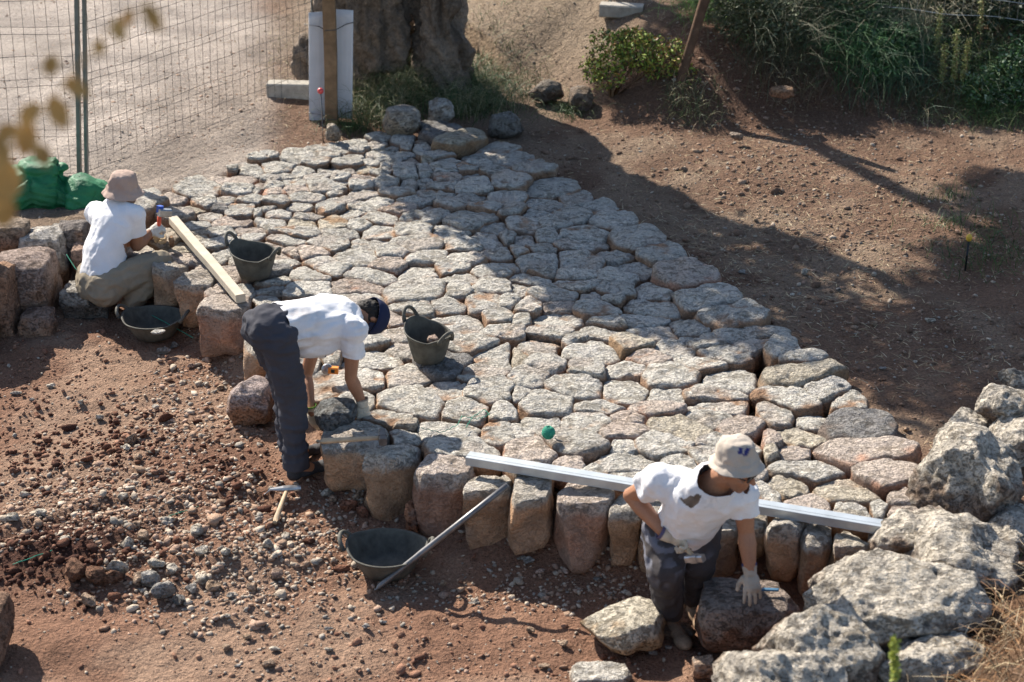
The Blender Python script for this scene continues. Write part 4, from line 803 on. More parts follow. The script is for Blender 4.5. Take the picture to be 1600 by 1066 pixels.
def raw_obj(name, V, F, C_, mat, origin=None):
    V = np.asarray(V); F = np.asarray(F); me = bpy.data.meshes.new(name); org = np.array(origin[:]) if origin is not None else np.zeros(3)
    me.vertices.add(len(V)); me.vertices.foreach_set('co', (V - org).ravel()); me.loops.add(F.size); me.loops.foreach_set('vertex_index', F.ravel().astype(np.int32)); me.polygons.add(len(F)); me.polygons.foreach_set('loop_start', np.arange(0, F.size, F.shape[1]))
    at = me.color_attributes.new('Col', 'FLOAT_COLOR', 'POINT'); at.data.foreach_set('color', np.column_stack([np.clip(C_, .005, 1), np.ones(len(C_))]).ravel()); me.materials.append(M[mat]); me.update(calc_edges=True); o = bpy.data.objects.new(name, me); link(o)
    if origin is not None: o.location = origin
    return o
def pick(n, pal_, seed, v=.25): r_ = np.random.default_rng(seed); pc = np.array(pal_); return pc[r_.integers(0, len(pc), n)] * r_.uniform(1 - v, 1 + v, (n, 1))
STR = [(.42, .33, .20), (.34, .25, .15), (.48, .40, .27), (.28, .20, .12)]
GRN = [(.04, .09, .022), (.06, .12, .028), (.03, .065, .02), (.09, .12, .03)]
off = lambda x, y: (sdist(x, y, PIT) < -.05) * (sdist(x, y, PAVE) < -.04)
pt = cloud(190000, (-6, 7, 7, 25), lambda x, y, px, py: off(x, y) * np.clip(.10 + .55 * (ell(px, py, 1180, 420, 260, 150)) + .8 * ell(px, py, 850, 60, 170, 90) + .4 * ell(px, py, 300, 210, 150, 50) + .35 * ell(px, py, 420, 130, 60, 50) + .5 * ell(px, py, 1440, 600, 120, 50), 0, .8) * (1 - .9 * (px < 420) * (py < 300)), 21)
V, F, C_ = blades(pt, .075, (1.15, 1.62), .0055, pick(len(pt), STR, 21), 21, segs=2, curl=.1); tag(raw_obj('straw_litter', V, F, C_, 'straw'), kind='stuff')
pt = cloud(60000, (-6, 7, 12, 25), lambda x, y, px, py: off(x, y) * np.clip(.9 * ell(px, py, 440, 130, 34, 55) + .6 * ell(px, py, 770, 150, 70, 50) + .35 * ell(px, py, 860, 20, 120, 30) + .5 * ell(px, py, 880, 165, 60, 30) + .5 * ell(px, py, 1060, 150, 60, 30) + .25 * ell(px, py, 1470, 360, 60, 14), 0, .8), 22)
V, F, C_ = blades(pt, .11, (.1, 1.0), .005, pick(len(pt), STR + [(.16, .17, .06)], 22), 22); tag(raw_obj('dry_grass', V, F, C_, 'straw'), kind='stuff')
pt = cloud(260000, (-6, 8, 11, 25), lambda x, y, px, py: off(x, y) * np.clip(1.3 * ell(px, py, 610, 155, 60, 40) + 1.2 * ell(px, py, 710, 160, 80, 36) + .7 * ell(px, py, 780, 180, 50, 26) + .9 * ell(px, py, 1480, 395, 70, 10) * .4 + .5 * ell(px, py, 1540, 440, 80, 35) + .5 * ell(px, py, 1470, 350, 40, 9) + .3 * ell(px, py, 760, 60, 30, 8) + .8 * ell(px, py, 1520, 175, 110, 18), 0, .9), 23)
V, F, C_ = blades(pt, .20, (.1, .9), .006, pick(len(pt), GRN, 23), 23); tag(raw_obj('green_grass', V, F, C_, 'leaf'), kind='stuff')
def tuft(px, py, n, L, label, cols, spread=.16, lean=(.0, .8), width=.0048, name='grass_clump', cat='grass clump', group=None, seed=0, curl=.7):
    n = int(n * 1.7) if n > 100 else n; g = G(px, py); r_ = np.random.default_rng(seed + int(px)); pt = np.array(g[:])[None] + np.column_stack([r_.normal(0, spread, (n, 2)), np.zeros(n)]); pt[:, 2] = hgt(pt[:, 0], pt[:, 1]) - .02
    V, F, C_ = blades(pt, L, lean, width, pick(n, cols, seed + 5), seed + int(px), segs=4, curl=curl); return tag(raw_obj(name, V, F, C_, 'leaf', g), label, cat, group)
OAT = [(.36, .30, .17), (.09, .12, .045), (.05, .09, .03), (.05, .08, .025), (.22, .20, .09)]
for px, py, n, L, lb in ((585, 185, 260, .42, 'wild oat clump drooping right of the white sheet'), (605, 160, 240, .50, 'wild oat clump against the hollow left trunk'), (640, 150, 260, .5, 'dark grass clump in the hollow between the two trunks'), (720, 178, 260, .40, 'grass clump at the foot of the right trunk'), (765, 170, 240, .36, 'grass clump right of the olive trunk'), (560, 200, 160, .28, 'low green weeds at the foot of the white sheet'), (740, 130, 160, .30, 'sparse grass clump behind the right side of the trunk')):
    tuft(px, py, n, L, lb, OAT if n > 200 else GRN, group='grass clumps round the olive tree')
for px, py, n, L, lb, cc in ((1130, 20, 420, .5, 'bright green grass clump at the top edge right of the leaning post', [(.16, .34, .06), (.11, .24, .05), (.22, .36, .09)]), (1210, 75, 500, .75, 'grey green tall grass clump above the bank', [(.07, .085, .045), (.05, .065, .03), (.13, .12, .07)]), (1230, 115, 300, .34, 'brown dry grass clump on the bank edge', [(.16, .11, .07), (.11, .08, .05), (.24, .18, .11)]), (1345, 90, 700, .62, 'dense dark green grass clump below the far fence', [(.04, .14, .04), (.025, .08, .03), (.07, .17, .06)]), (1400, 110, 600, .55, 'blue green grass clump in the middle of the far bank', [(.06, .12, .07), (.035, .08, .045), (.12, .18, .11)]), (1350, 140, 350, .32, 'withered brown grass clump hanging over the bank', [(.15, .10, .065), (.10, .07, .045), (.07, .05, .035)]), (1455, 165, 300, .22, 'pale low grass clump at the foot of the far bank', OAT), (1560, 175, 420, .30, 'green weeds at the right edge under the dock stems', GRN), (1440, 55, 200, .8, 'long pale dry stalks leaning in front of the dark bushes', [(.42, .38, .27), (.3, .27, .18)]), (1080, 165, 160, .25, 'small grass clump below the leaning post', OAT), (890, 175, 120, .22, 'thin green grass before the dark smooth boulder', GRN), (1530, 120, 500, .45, 'tangled green weeds beside the far fence on the right', GRN + [(.1, .13, .1)])):
    tuft(px, py, n, L, lb, cc, spread=.2 if n > 250 else .13, group='grass clumps on the far bank' if px > 1100 else None)
def shrub(name, label, cat, blobs, n, size, cols, seed, group=None, stems=True):
    g = G(blobs[0][0], blobs[0][4] if len(blobs[0]) > 4 else blobs[0][1] + 30); cen = []; rad = []
    for b in blobs: c = W(b[0], b[1], g.y + b[3]); cen.append(c[:]); rad.append((b[2], b[2], b[2] * .8))
    root = empty(name, g); tag(root, label, cat, group); V, F, C_ = leaves(cen, rad, n, size, cols, seed); o = raw_obj('foliage', V, F, C_, 'leaf', g); o.parent = root; o.location = (0, 0, 0); ps = []
    for c in cen:
        c = Vector(c); ps.append(tube_mesh([g + Vector((0, 0, -.05)), g.lerp(c, .5) + Vector((.04, 0, .03)), c], [.02, .013, .004], 6))
    V, F = join(ps); mesh_obj('stems', V, F, M['wood_old'], root, smooth=True); return root
shrub('shrub', 'bright green and orange leafed shrub on the slope left of the leaning post', 'shrub', [(955, 78, .22, 0, 150), (1000, 80, .24, 0), (1040, 92, .22, -.05), (930, 108, .15, -.1), (1070, 118, .14, -.15), (985, 70, .2, .1), (950, 120, .15, -.1)], 5200, .042, [(.22, .30, .04), (.13, .20, .04), (.05, .09, .02), (.34, .30, .06), (.30, .16, .06), (.28, .34, .07), (.10, .07, .04)], 31)
D = [(.018, .035, .014), (.03, .05, .02), (.012, .025, .01), (.045, .06, .03)]
shrub('bush', 'dark bush filling the upper right corner behind the fence', 'bush', [(1560, -20, .8, .6, 60), (1480, -20, .7, .9), (1620, 20, .7, .5), (1540, 30, .45, .2)], 9000, .07, D, 32, 'dark bushes on the far bank')
shrub('bush', 'dark olive green bush at the top edge above the grass clumps', 'bush', [(1330, 0, .5, .3, 55), (1270, 5, .45, .2), (1390, 5, .5, .5), (1300, 30, .3, 0)], 7000, .06, [(.05, .07, .03), (.03, .045, .02), (.08, .09, .05)], 33, 'dark bushes on the far bank')
shrub('bush', 'dusty grey green bush right of the bright green grass', 'bush', [(1180, 15, .36, .2, 70), (1210, 40, .3, 0), (1150, -10, .35, .3)], 5000, .05, [(.10, .12, .06), (.07, .09, .04), (.14, .14, .08)], 34, 'dark bushes on the far bank')
shrub('bush', 'low shaded bush left of the dark corner bush', 'bush', [(1440, 20, .5, .8, 60), (1420, -10, .5, .9), (1470, 60, .3, .1)], 6000, .06, D, 35, 'dark bushes on the far bank')
LEAFY = [(.05, .11, .035), (.08, .16, .05), (.03, .07, .025), (.12, .19, .09)]
shrub('shrub', 'leafy green shrub in the middle of the far bank', 'shrub', [(1370, 85, .22, 0, 120), (1345, 65, .2, .1), (1400, 70, .22, .1), (1385, 100, .18, -.1)], 3200, .05, LEAFY, 36)
shrub('shrub', 'silvery leafed low shrub at the right end of the far bank', 'shrub', [(1560, 125, .2, 0, 150), (1590, 110, .24, .05), (1530, 140, .16, -.05), (1590, 150, .18, -.1), (1610, 80, .2, .2)], 3800, .045, LEAFY + [(.2, .26, .18)], 37)
for k, (px, py, h) in enumerate(((1488, 158, .62), (1470, 150, .45), (1500, 150, .50), (1528, 100, .95), (1460, 110, .55))):
    g = G(px, py); top = g + Vector((random.uniform(-.06, .06), 0, h)); root = empty('dock_plant', g); tag(root, ['dock stem with pale seed head, front one of the group', 'short dock stem leftmost by the low pale grass', 'dock stem just right of the front one', 'tallest dock stem rising before the dark bush', 'slim dock stem behind, nearest the blue green grass'][k], 'dock plant', 'dock plants by the far fence')
    V, F = tube_mesh([g, g.lerp(top, .5) + Vector((.02, 0, 0)), top], [.008, .006, .003], 6); mesh_obj('stem', V, F, M['wood_old'], root); cs = [g.lerp(top, t)[:] for t in np.linspace(.35, 1, 9)]; V, F, C_ = leaves(cs, [(.035, .035, .05)] * 9, 420, .026, [(.26, .27, .09), (.18, .22, .06), (.32, .29, .13)], 40 + k, .2); o = raw_obj('seed_head', V, F, C_, 'leaf', g); o.parent = root; o.location = (0, 0, 0)
# ------------------------------------------------------------------ trees (crowns are above the picture, their shade falls into it)
def trunk_part(pts, sub=2):
    ps = []
    for k in range(len(pts) - 1):
        (a, ra), (b, rb) = pts[k], pts[k + 1]; n = max(2, int((b - a).length / (min(ra, rb) * .35)))
        for j in range(n + 1): t = j / n; ps.append(ell_part(a.lerp(b, t), [(ra * (1 - t) + rb * t)] * 3, sub=sub))
    return ps
tb = G(590, 150); Yt = tb.y + .25
L0 = [(W(545, 128, Yt), .34), (W(548, 70, Yt), .33), (W(565, 10, Yt), .36), (W(590, -80, Yt), .38), (W(600, -170, Yt), .42)]
L1 = [(W(505, 120, Yt + .1), .22), (W(520, 60, Yt + .1), .22), (W(535, 0, Yt), .25)]; L2 = [(W(478, 112, Yt + .05), .09), (W(472, 88, Yt + .05), .085), (W(484, 66, Yt + .1), .09), (W(500, 50, Yt + .1), .1)]
R0 = [(W(702, 150, Yt - .05), .24), (W(690, 95, Yt - .02), .205), (W(684, 40, Yt), .20), (W(690, 0, Yt), .22), (W(672, -90, Yt + .05), .30), (W(620, -160, Yt), .4)]; R1 = [(W(722, 140, Yt + .1), .15), (W(712, 60, Yt + .1), .12), (W(712, 0, Yt + .1), .14)]
R3 = [(W(640, 120, Yt + .55), .22), (W(640, 60, Yt + .5), .18), (W(640, 40, Yt + .4), .14)]; R4 = [(W(618, 20, Yt + .1), .13), (W(640, -30, Yt + .05), .15)]; R5 = [(W(655, 50, Yt + .1), .10), (W(650, -8, Yt + .05), .15)]
R2 = [(W(664, 110, Yt - .02), .10), (W(662, 50, Yt), .09), (W(668, 0, Yt + .02), .1)]; L3 = [(W(612, 90, Yt - .12), .12), (W(618, 40, Yt - .1), .13), (W(622, 0, Yt), .14)]; L4 = [(W(586, 100, Yt - .22), .08), (W(578, 50, Yt - .25), .1), (W(582, 0, Yt - .2), .12)]
top = W(600, -170, Yt); crown_c = P(1110, 430, 0) - LD * (3.4 / -LD.z) ; ps = []
for ch in (L0, L1, L2, L3, L4, R0, R1, R2, R3, R4): ps += trunk_part(ch)
br = [(Vector((-.5, 14.0, 3.2)), .12), (Vector((-1.6, 13.6, 3.6)), .10), (Vector((-.2, 14.9, 4.2)), .1), (Vector((-1.4, 14.8, 4.6)), .1), (Vector((-2.4, 14.4, 3.0)), .09)]
for b_, r_b in br: ps += trunk_part([(top, .2), (top.lerp(b_, .5) + Vector((0, 0, .2)), .13), (b_, .05)])
V, F, N = remesh(ps, .028, 1); az = np.arctan2(V[:, 1] - Yt, V[:, 0] + .9); q = np.column_stack([V[:, 0] * 5.5 + V[:, 2] * 1.4 + .6 * np.sin(V[:, 2] * 3), V[:, 1] * 5.5, V[:, 2] * 1.1]); rg = 1 - np.abs(fbm(q, 4, 4)); V = V + N * (.19 * (rg - .75) + .018 * fbm(V * 18, 3, 6))[:, None]
bc = np.array([.235, .185, .145]) * (1 + .5 * fbm(q * 1.2, 3, 9)[:, None]); root = empty('olive_tree', tb); tag(root, 'old olive tree with a hollow twisted double trunk behind the white sheet', 'tree'); o = mesh_obj('trunk', V, F, M['bark'], root, col=np.clip(bc, .02, 1), smooth=True)
OLV = [(.06, .08, .04), (.08, .10, .055), (.045, .06, .03), (.12, .13, .09)]
def shade_blobs(targets):
    cen = []; rad = []
    for (px, py, z, r) in targets: p = P(px, py, -.05); c = p - LD * (z / -LD.z); cen.append(c[:]); rad.append((r, r, r * .75))
    return cen, rad
tg = [(690, 262, 2.35, .42), (760, 300, 2.5, .55), (840, 345, 2.7, .62), (700, 320, 2.6, .45), (920, 310, 2.8, .38), (930, 410, 2.9, .75), (1010, 350, 3.1, .60), (1050, 480, 3.2, .70), (1100, 400, 3.4, .70), (1180, 520, 3.6, .62), (1210, 430, 3.9, .65), (1290, 500, 4.1, .62), (1330, 580, 4.2, .55), (1400, 530, 4.6, .6), (1120, 345, 3.6, .3), (1250, 385, 4.2, .3), (820, 245, 2.6, .35), (1470, 600, 4.8, .55), (960, 480, 3.0, .40), (1530, 560, 5.2, .6), (1560, 640, 5.3, .4), (1490, 665, 5.0, .3)]
la, lb_ = [t for t in tg if t[0] - t[1] < 560], [t for t in tg if t[0] - t[1] >= 560]; cen, rad = shade_blobs(la); V, F, C_ = leaves(cen, rad, 21000, .12, OLV, 51, .1, .5)
cen2, rad2 = shade_blobs(lb_); V2, F2, C2 = leaves(cen2, rad2, 6200, .13, OLV, 52, .1, .5); F = np.vstack([F, F2 + len(V)]); V = np.vstack([V, V2]); C_ = np.vstack([C_, C2]); cen += cen2; o = raw_obj('crown', V, F, C_, 'leaf', tb); o.parent = root; o.location = (0, 0, 0)
def far_tree(label, base, tg, n, seed):
    cen, rad = shade_blobs(tg); root = empty('tree', base); tag(root, label, 'tree', 'trees beyond the top edge of the photo'); V, F, C_ = leaves(cen, rad, n, .16, D + OLV, seed, .15, .5); o = raw_obj('crown', V, F, C_, 'leaf', base); o.parent = root; o.location = (0, 0, 0); c = Vector(np.mean(np.array(cen), 0)); ps = [tube_mesh([Vector(base), Vector(base).lerp(c, .5) + Vector((.1, 0, 0)), c], [.2, .15, .08], 10)]
    for q_ in cen: ps.append(tube_mesh([c, c.lerp(Vector(q_), .6) + Vector((0, 0, .1)), Vector(q_)], [.08, .05, .02], 6))
    V, F = join(ps); mesh_obj('trunk', V, F, M['bark'], root, col=np.full((len(V), 3), .2), smooth=True)
far_tree('tree beyond the road whose shade falls at the right edge', Vector((-1.2, 21.5, 0)), [(1580, 295, 6.2, .35), (1610, 330, 6.3, .5), (1545, 335, 6.2, .2), (1610, 430, 6.5, .6), (1560, 490, 6.6, .45), (1640, 520, 6.6, .8)], 9000, 61)
far_tree('tree beyond the top edge shading the far bank', Vector((1.0, 24.5, 0)), [(1180, 60, 5.6, .5), (1260, 100, 5.8, .8), (1350, 80, 6, 1.0), (1450, 60, 6.2, 1.0), (1560, 60, 6.4, 1.1), (1330, 150, 6, .5), (1230, 160, 5.6, .35), (1420, 30, 6.2, 1.1), (1290, 20, 6, .9), (1120, 175, 5.2, .3), (1030, 185, 5.2, .35), (980, 165, 5.2, .3), (1620, 130, 6.4, .8), (1450, 215, 6.2, .13), (1560, 218, 6.2, .16)], 26000, 62)
# ------------------------------------------------------------------ dry twig with leaves close to the camera, flower spike
M['dry'] = plain('dry leaf', (.42, .27, .10), .8, .2, var=.35, scale=30)
def leaf_mesh(c, d, up, L, w, bend):
    d = Vector(d).normalized(); a, b, _ = frame(d, Vector(up)); V = []; F = []; n = 8
    for k in range(n + 1):
        t = k / n; ww = w * math.sin(math.pi * min(1, t * .94 + .06)) ** .8 * .5; m = Vector(c) + d * (L * t) + b * (bend * t * t * L)
        V += [m - a * ww + b * .25 * ww, m, m + a * ww + b * .25 * ww]
    for k in range(n): F += [(3 * k, 3 * k + 1, 3 * k + 4, 3 * k + 3), (3 * k + 1, 3 * k + 2, 3 * k + 5, 3 * k + 4)]
    return np.array([v[:] for v in V]), F
Yn = 2.5; tw = [W(-260, 520, Yn), W(-60, 330, Yn), W(10, 240, Yn), W(50, 190, Yn), W(110, 120, Yn), W(170, 45, Yn), W(230, 5, Yn), W(250, -20, Yn)]
root = empty('dry_branch', W(-400, 1900, Yn)); tag(root, 'out of focus dry branch with curled brown leaves close to the camera', 'branch'); V, F = tube_mesh([W(-400, 1900, Yn)] + tw, [.02, .008, .004, .0025, .002, .0016, .0014, .001, .001], 6); mesh_obj('twig', V, F, M['dry'], root)
for (px, py, ax, ay, L, w) in ((225, 5, 30, 50, .055, .024), (180, 28, 8, 32, .04, .024), (205, 15, -10, 25, .03, .018), (155, 60, 0, 28, .03, .02), (85, 85, -10, 30, .04, .026), (105, 120, 20, 30, .04, .028), (80, 150, 25, 60, .06, .034), (60, 160, -30, 40, .055, .03), (45, 190, -8, 55, .06, .034), (30, 200, -30, 10, .05, .03), (55, 225, 15, 25, .045, .03), (15, 250, -10, 70, .08, .05), (0, 300, 8, 60, .07, .045), (-5, 210, 5, 60, .07, .04), (120, 130, 15, 20, .03, .02)):
    c = W(px, py, Yn + random.uniform(-.1, .1)); d = W(px + ax, py + ay, Yn) - W(px, py, Yn); V, F = leaf_mesh(c, d, (.3, -1, .4), L * .9, w * .95, random.uniform(-.3, .3)); mesh_obj('leaf', V, F, M['dry'], root, smooth=True)
Ys = 4.9; gb = W(1410, 1420, Ys); root = empty('flower_spike', gb); tag(root, 'blurred yellow green flower spike before the boulders at the bottom right', 'flower'); tp = W(1397, 1002, Ys); V, F = tube_mesh([gb, gb.lerp(tp, .6), tp], [.006, .004, .002], 6); M['gs'] = plain('green stalk', (.16, .20, .06)); mesh_obj('stem', V, F, M['gs'], root)
cs = [tp.lerp(gb, t)[:] for t in np.linspace(0, .12, 7)]; V, F, C_ = leaves(cs, [(.018, .018, .018)] * 7, 500, .014, [(.55, .55, .10), (.40, .46, .10), (.30, .36, .08)], 71, .2, .7); o = raw_obj('blossom', V, F, C_, 'leaf', gb); o.parent = root; o.location = (0, 0, 0)
for px, py, n, lb in ((1545, 1000, 90, 'dry twigs and grass in the bottom right corner'), (1580, 920, 70, 'dry grass tuft at the right edge by the low boulders'), (1490, 1075, 70, 'dry grass at the bottom edge right of the boulders'), (1530, 1050, 120, 'brown dry grass below the bottom right boulders'), (1575, 980, 110, 'rusty dry growth at the lower right edge'), (1560, 850, 30, 'few green grass blades on the dark pitted boulder')):
    tuft(px, py, n, .26, lb, ([(.26, .13, .05), (.20, .10, .045), (.34, .24, .13)] if 'brown' in lb or 'rusty' in lb else STR) if 'green' not in lb else [(.15, .2, .05)], spread=.14, lean=(.3, 1.3), width=.006, group='dry tufts on the right bank')

# ------------------------------------------------------------------ people
M['skin'] = vcol('tanned skin', rough=.55, spec=.4, dist=.0008, scales=(120, 30), speck=.10)
M['cloth'] = vcol('cotton cloth', rough=.9, spec=.15, dist=.0012, scales=(260, 30), speck=.06)
M['hair'] = plain('dark hair', (.018, .014, .012), .7, .3, bd=.003, bs=120); M['shoe'] = vcol('worn work shoe', rough=.75, spec=.3, dist=.002, scales=(80, 20), speck=.25)
M['lens'] = plain('dark glasses', (.012, .012, .014), .2, .6)
SKIN = (.36, .170, .095)
def rod(pts, sub=2, k=.32, flat=None):
    """tapering limb through joints: [(point, radius or (side, depth)), ...]; flat = side direction for oval sections"""
    ps = []
    for i in range(len(pts) - 1):
        (a, ra), (b, rb) = pts[i], pts[i + 1]; ra = ra if isinstance(ra, tuple) else (ra, ra); rb = rb if isinstance(rb, tuple) else (rb, rb); d = b - a; n = max(2, int(d.length / (min(ra + rb) * k)))
        t_ = d.normalized(); s_ = (flat - t_ * flat.dot(t_)).normalized() if flat is not None else frame(t_)[0]; f_ = s_.cross(t_)
        for j in range(n + 1):
            t = j / n; r0 = ra[0] * (1 - t) + rb[0] * t; r1 = ra[1] * (1 - t) + rb[1] * t; ps.append(ell_part(a.lerp(b, t), (r0, r1, min(r0, r1)), (s_, f_, t_), sub))
    return ps
def cut(V, F, planes):
    """cut cloth open at cuffs and hems: keep what lies behind each plane (point, normal, reach)"""
    me = bpy.data.meshes.new('c'); me.from_pydata(V.tolist(), [], F); b = bmesh.new(); b.from_mesh(me)
    for p, n, reach in planes:
        fs = [f for f in b.faces if (f.calc_center_median() - p).length < reach]; ge = list({e for f in fs for e in f.edges}) + fs + list({v for f in fs for v in f.verts})
        bmesh.ops.bisect_plane(b, geom=ge, plane_co=p, plane_no=n, clear_outer=False)
        bmesh.ops.delete(b, geom=[f for f in b.faces if (f.calc_center_median() - p).length < reach and (f.calc_center_median() - p).dot(n) > 0], context='FACES')
    bmesh.ops.delete(b, geom=[v for v in b.verts if not v.link_faces], context='VERTS'); b.verts.index_update(); V = np.array([v.co[:] for v in b.verts]); F = [tuple(v.index for v in f.verts) for f in b.faces]; b.free(); bpy.data.meshes.remove(me); return V, F
def garment(name, parts, planes, mat, col, parent, voxel=.009, fold=.006, fscale=(9, 9, 9), seed=1, smooth=2, paint=None, origin=None):
    V, F, N = remesh(parts, voxel, smooth); q = V * np.array(fscale); rid = 1 - np.abs(fbm(q, 3, seed)) * 1.6
    V = V + N * (fold * (rid - .5) + fold * .12 * fbm(V * 30, 2, seed + 4))[:, None]; V, F = cut(V, F, planes) if planes else (V, F)
    c = np.tile(np.array(col, float), (len(V), 1)) * (1 + .10 * fbm(V * 7, 3, seed + 8)[:, None])
    if paint: c = paint(V, c)
    o = mesh_obj(name, V, F, M[mat], parent, col=np.clip(c, .004, .95), smooth=True)
    if planes: m = o.modifiers.new('thickness', 'SOLIDIFY'); m.thickness = .003; m.offset = -1
    return o
def head_parts(c, up, face, k=1.0):
    up = Vector(up).normalized(); face = Vector(face); face = (face - up * face.dot(up)).normalized(); s = face.cross(up); B = (s, face, up); at = lambda x, y, z: c + (s * x + face * y + up * z) * k
    ps = [ell_part(at(0, -.005, .025), (.074 * k, .092 * k, .085 * k), B, 3), ell_part(at(0, .018, -.02), (.064 * k, .074 * k, .078 * k), B, 3), ell_part(at(0, .040, -.072), (.045 * k, .042 * k, .034 * k), B), ell_part(at(0, .050, -.093), (.024 * k, .022 * k, .018 * k), B)]
    ps += [ell_part(at(0, .092, .0), (.010 * k, .012 * k, .020 * k), B), ell_part(at(0, .106, -.018), (.015 * k, .016 * k, .011 * k), B), ell_part(at(0, .100, -.006), (.010 * k, .012 * k, .016 * k), B), ell_part(at(0, .079, -.053), (.024 * k, .012 * k, .006 * k), B), ell_part(at(0, .077, -.063), (.020 * k, .012 * k, .006 * k), B)]
    for g_ in (-1, 1): ps += [ell_part(at(g_ * .030, .079, .024), (.022 * k, .010 * k, .007 * k), B), ell_part(at(g_ * .040, .058, -.018), (.020 * k, .024 * k, .018 * k), B), ell_part(at(g_ * .076, -.008, -.005), (.008 * k, .017 * k, .030 * k), B), ell_part(at(g_ * .031, .080, .010), (.013 * k, .008 * k, .008 * k), B)]
    return ps, at, B
def glove(name, wrist, d, palm_n, parent, curl=.5, col=(.52, .45, .36), cuffc=(.10, .09, .12), spread=1.0, thumb=1, cuff=.05, label=None, hold=None):
    """gloved hand: wrist point, pointing direction, direction the palm faces; curl bends each finger"""
    d = Vector(d).normalized(); n = Vector(palm_n); n = (n - d * n.dot(d)).normalized(); s = d.cross(n); B = (s, n, d); at = lambda x, y, z: wrist + s * x + n * y + d * z
    ps = [ell_part(at(0, 0, .05), (.043, .021, .050), B, 3), ell_part(at(.004, 0, .075), (.044, .019, .030), B, 3), ell_part(at(0, 0, .005), (.033, .026, .035), B, 3)]
    for i, (x, L, r) in enumerate(((-.033, .070, .0105), (-.011, .080, .011), (.012, .076, .0108), (.034, .060, .0098))):
        p = at(x, .0, .088 - .006 * abs(i - 1.3)); ang = .10; q = [(p, r * 1.1)]; sp = (x * 3.2 * spread)
        for j, f in enumerate((.45, .32, .26)):
            ang += curl * (.75 if j == 0 else .95) * (1 + .12 * i); dv = (d * math.cos(ang) + n * math.sin(ang)) + s * sp * math.cos(ang); p = p + dv.normalized() * L * f; q.append((p, r * (1 - .07 * (j + 1))))
        ps += rod(q, 2, .45)
    t0 = at(-.034 * thumb, .008, .030); t1 = t0 + (s * -thumb * .75 + d * .75 + n * (.3 + .4 * curl)).normalized() * .036; t2 = t1 + (s * -thumb * (.35 - curl * .5) + d * .9 + n * (.3 + .7 * curl)).normalized() * .030; ps += rod([(t0, .016), (t1, .0135), (t2, .011)], 2, .4)
    ps += rod([(at(0, 0, .01), (.034, .028)), (at(0, 0, -cuff), (.040, .036))], 2, .3, s)
    def paint(V, c):
        t = (V - np.array(wrist[:])) @ np.array(d[:]); c = c * (1 + .22 * fbm(V * 22, 3, 5)[:, None]); m = sm(.0, .006, -cuff * .55 - t)[:, None]; return c * (1 - m) + np.array(cuffc) * m
    o = garment(name, ps, [(at(0, 0, -cuff), -d, .09)], 'cloth', col, parent, .0035, .0015, (60, 60, 60), 3, 2, paint)
    return o
def bucket_hat(c, up, face, parent, col, k=1.0, brim=.075, droop=.05, paint=None, seed=0):
    up = Vector(up).normalized(); face = Vector(face); face = (face - up * face.dot(up)).normalized(); s = face.cross(up); Mx = Matrix((s, face, up)).transposed()
    prof = [(0, .118), (.03, .1185), (.055, .115), (.072, .107), (.082, .092), (.089, .07), (.094, .04), (.099, .012), (.104, .004), (.100 + brim * .3, -.012 - droop * .15), (.100 + brim * .65, -.020 - droop * .5), (.100 + brim, -.022 - droop)]; rings = []; n = 72
    fine = []
    for a, b in zip(prof[:-1], prof[1:]): fine += [(a[0] * (1 - t) + b[0] * t, a[1] * (1 - t) + b[1] * t) for t in (0, .34, .67)]
    fine.append(prof[-1]); V, F = lathe(fine, n); V = V * k; r = np.hypot(V[:, 0], V[:, 1]); th = np.arctan2(V[:, 1], V[:, 0]); V[:, 1] *= 1.10; out = sm(.1, .18, r)
    V[:, 2] += out * k * (.014 * np.sin(3 * th + seed) + .008 * np.sin(5 * th + 2 * seed)); V = V + (.008 * np.stack([noise(V * 22 + seed, 1), noise(V * 22 + seed, 2), noise(V * 22 + seed, 3)], 1) + .003 * np.stack([noise(V * 60 + seed, 1), noise(V * 60, 2), noise(V * 60, 3)], 1)) * (V[:, 2] > -.5)[:, None]
    V = V @ np.array(Mx).T + np.array(c[:]); cc = np.tile(np.array(col, float), (len(V), 1)) * (1 + .10 * fbm(V * 20, 2, 3)[:, None])
    if paint: cc = paint(V, cc)
    o = mesh_obj('hat', V, F, M['cloth'], parent, col=np.clip(cc, 0, .95), smooth=True); m = o.modifiers.new('thickness', 'SOLIDIFY'); m.thickness = .003; return o
def shoe(parent, heel, toe, col, h=.085):
    d = (toe - heel); L = d.length; d.normalize(); up = Vector((0, 0, 1)); s = d.cross(up).normalized(); at = lambda x, y, z: heel + s * x + d * y + up * z
    ps = [ell_part(at(0, .04, .045), (.036, .052, .05), (s, d, up), 3), ell_part(at(0, L * .45, .038), (.041, L * .36, .036), (s, d, up), 3), ell_part(at(0, L * .78, .032), (.046, L * .24, .032), (s, d, up), 3), ell_part(at(0, .05, .085), (.040, .050, .04), (s, d, up), 3)]
    V, F, N = remesh(ps, .006, 2); lo = heel.z + .004; V[:, 2] = np.maximum(V[:, 2], lo); c = np.tile(np.array(col, float), (len(V), 1)) * (1 + .25 * fbm(V * 20, 3, 2)[:, None]); c[V[:, 2] < lo + .012] *= .45; return mesh_obj('shoe', V, F, M['shoe'], parent, col=np.clip(c, .01, 1), smooth=True)
def body(name, parts, origin, label, beard=None, paint=None):
    V, F, N = remesh(parts, .0065, 1); c = np.tile(np.array(SKIN, float), (len(V), 1)) * (1 + .10 * fbm(V * 12, 3, 4)[:, None])
    if paint: c = paint(V, c)
    o = mesh_obj(name, V, F, M['skin'], col=np.clip(c, .01, 1), smooth=True, origin=origin); return tag(o, label, 'person', 'men building the stone ramp')
def near(V, c, r): return np.exp(-(((V - np.array(Vector(c)[:])) ** 2).sum(1) / r ** 2))
WHITE = (.74, .73, .74)

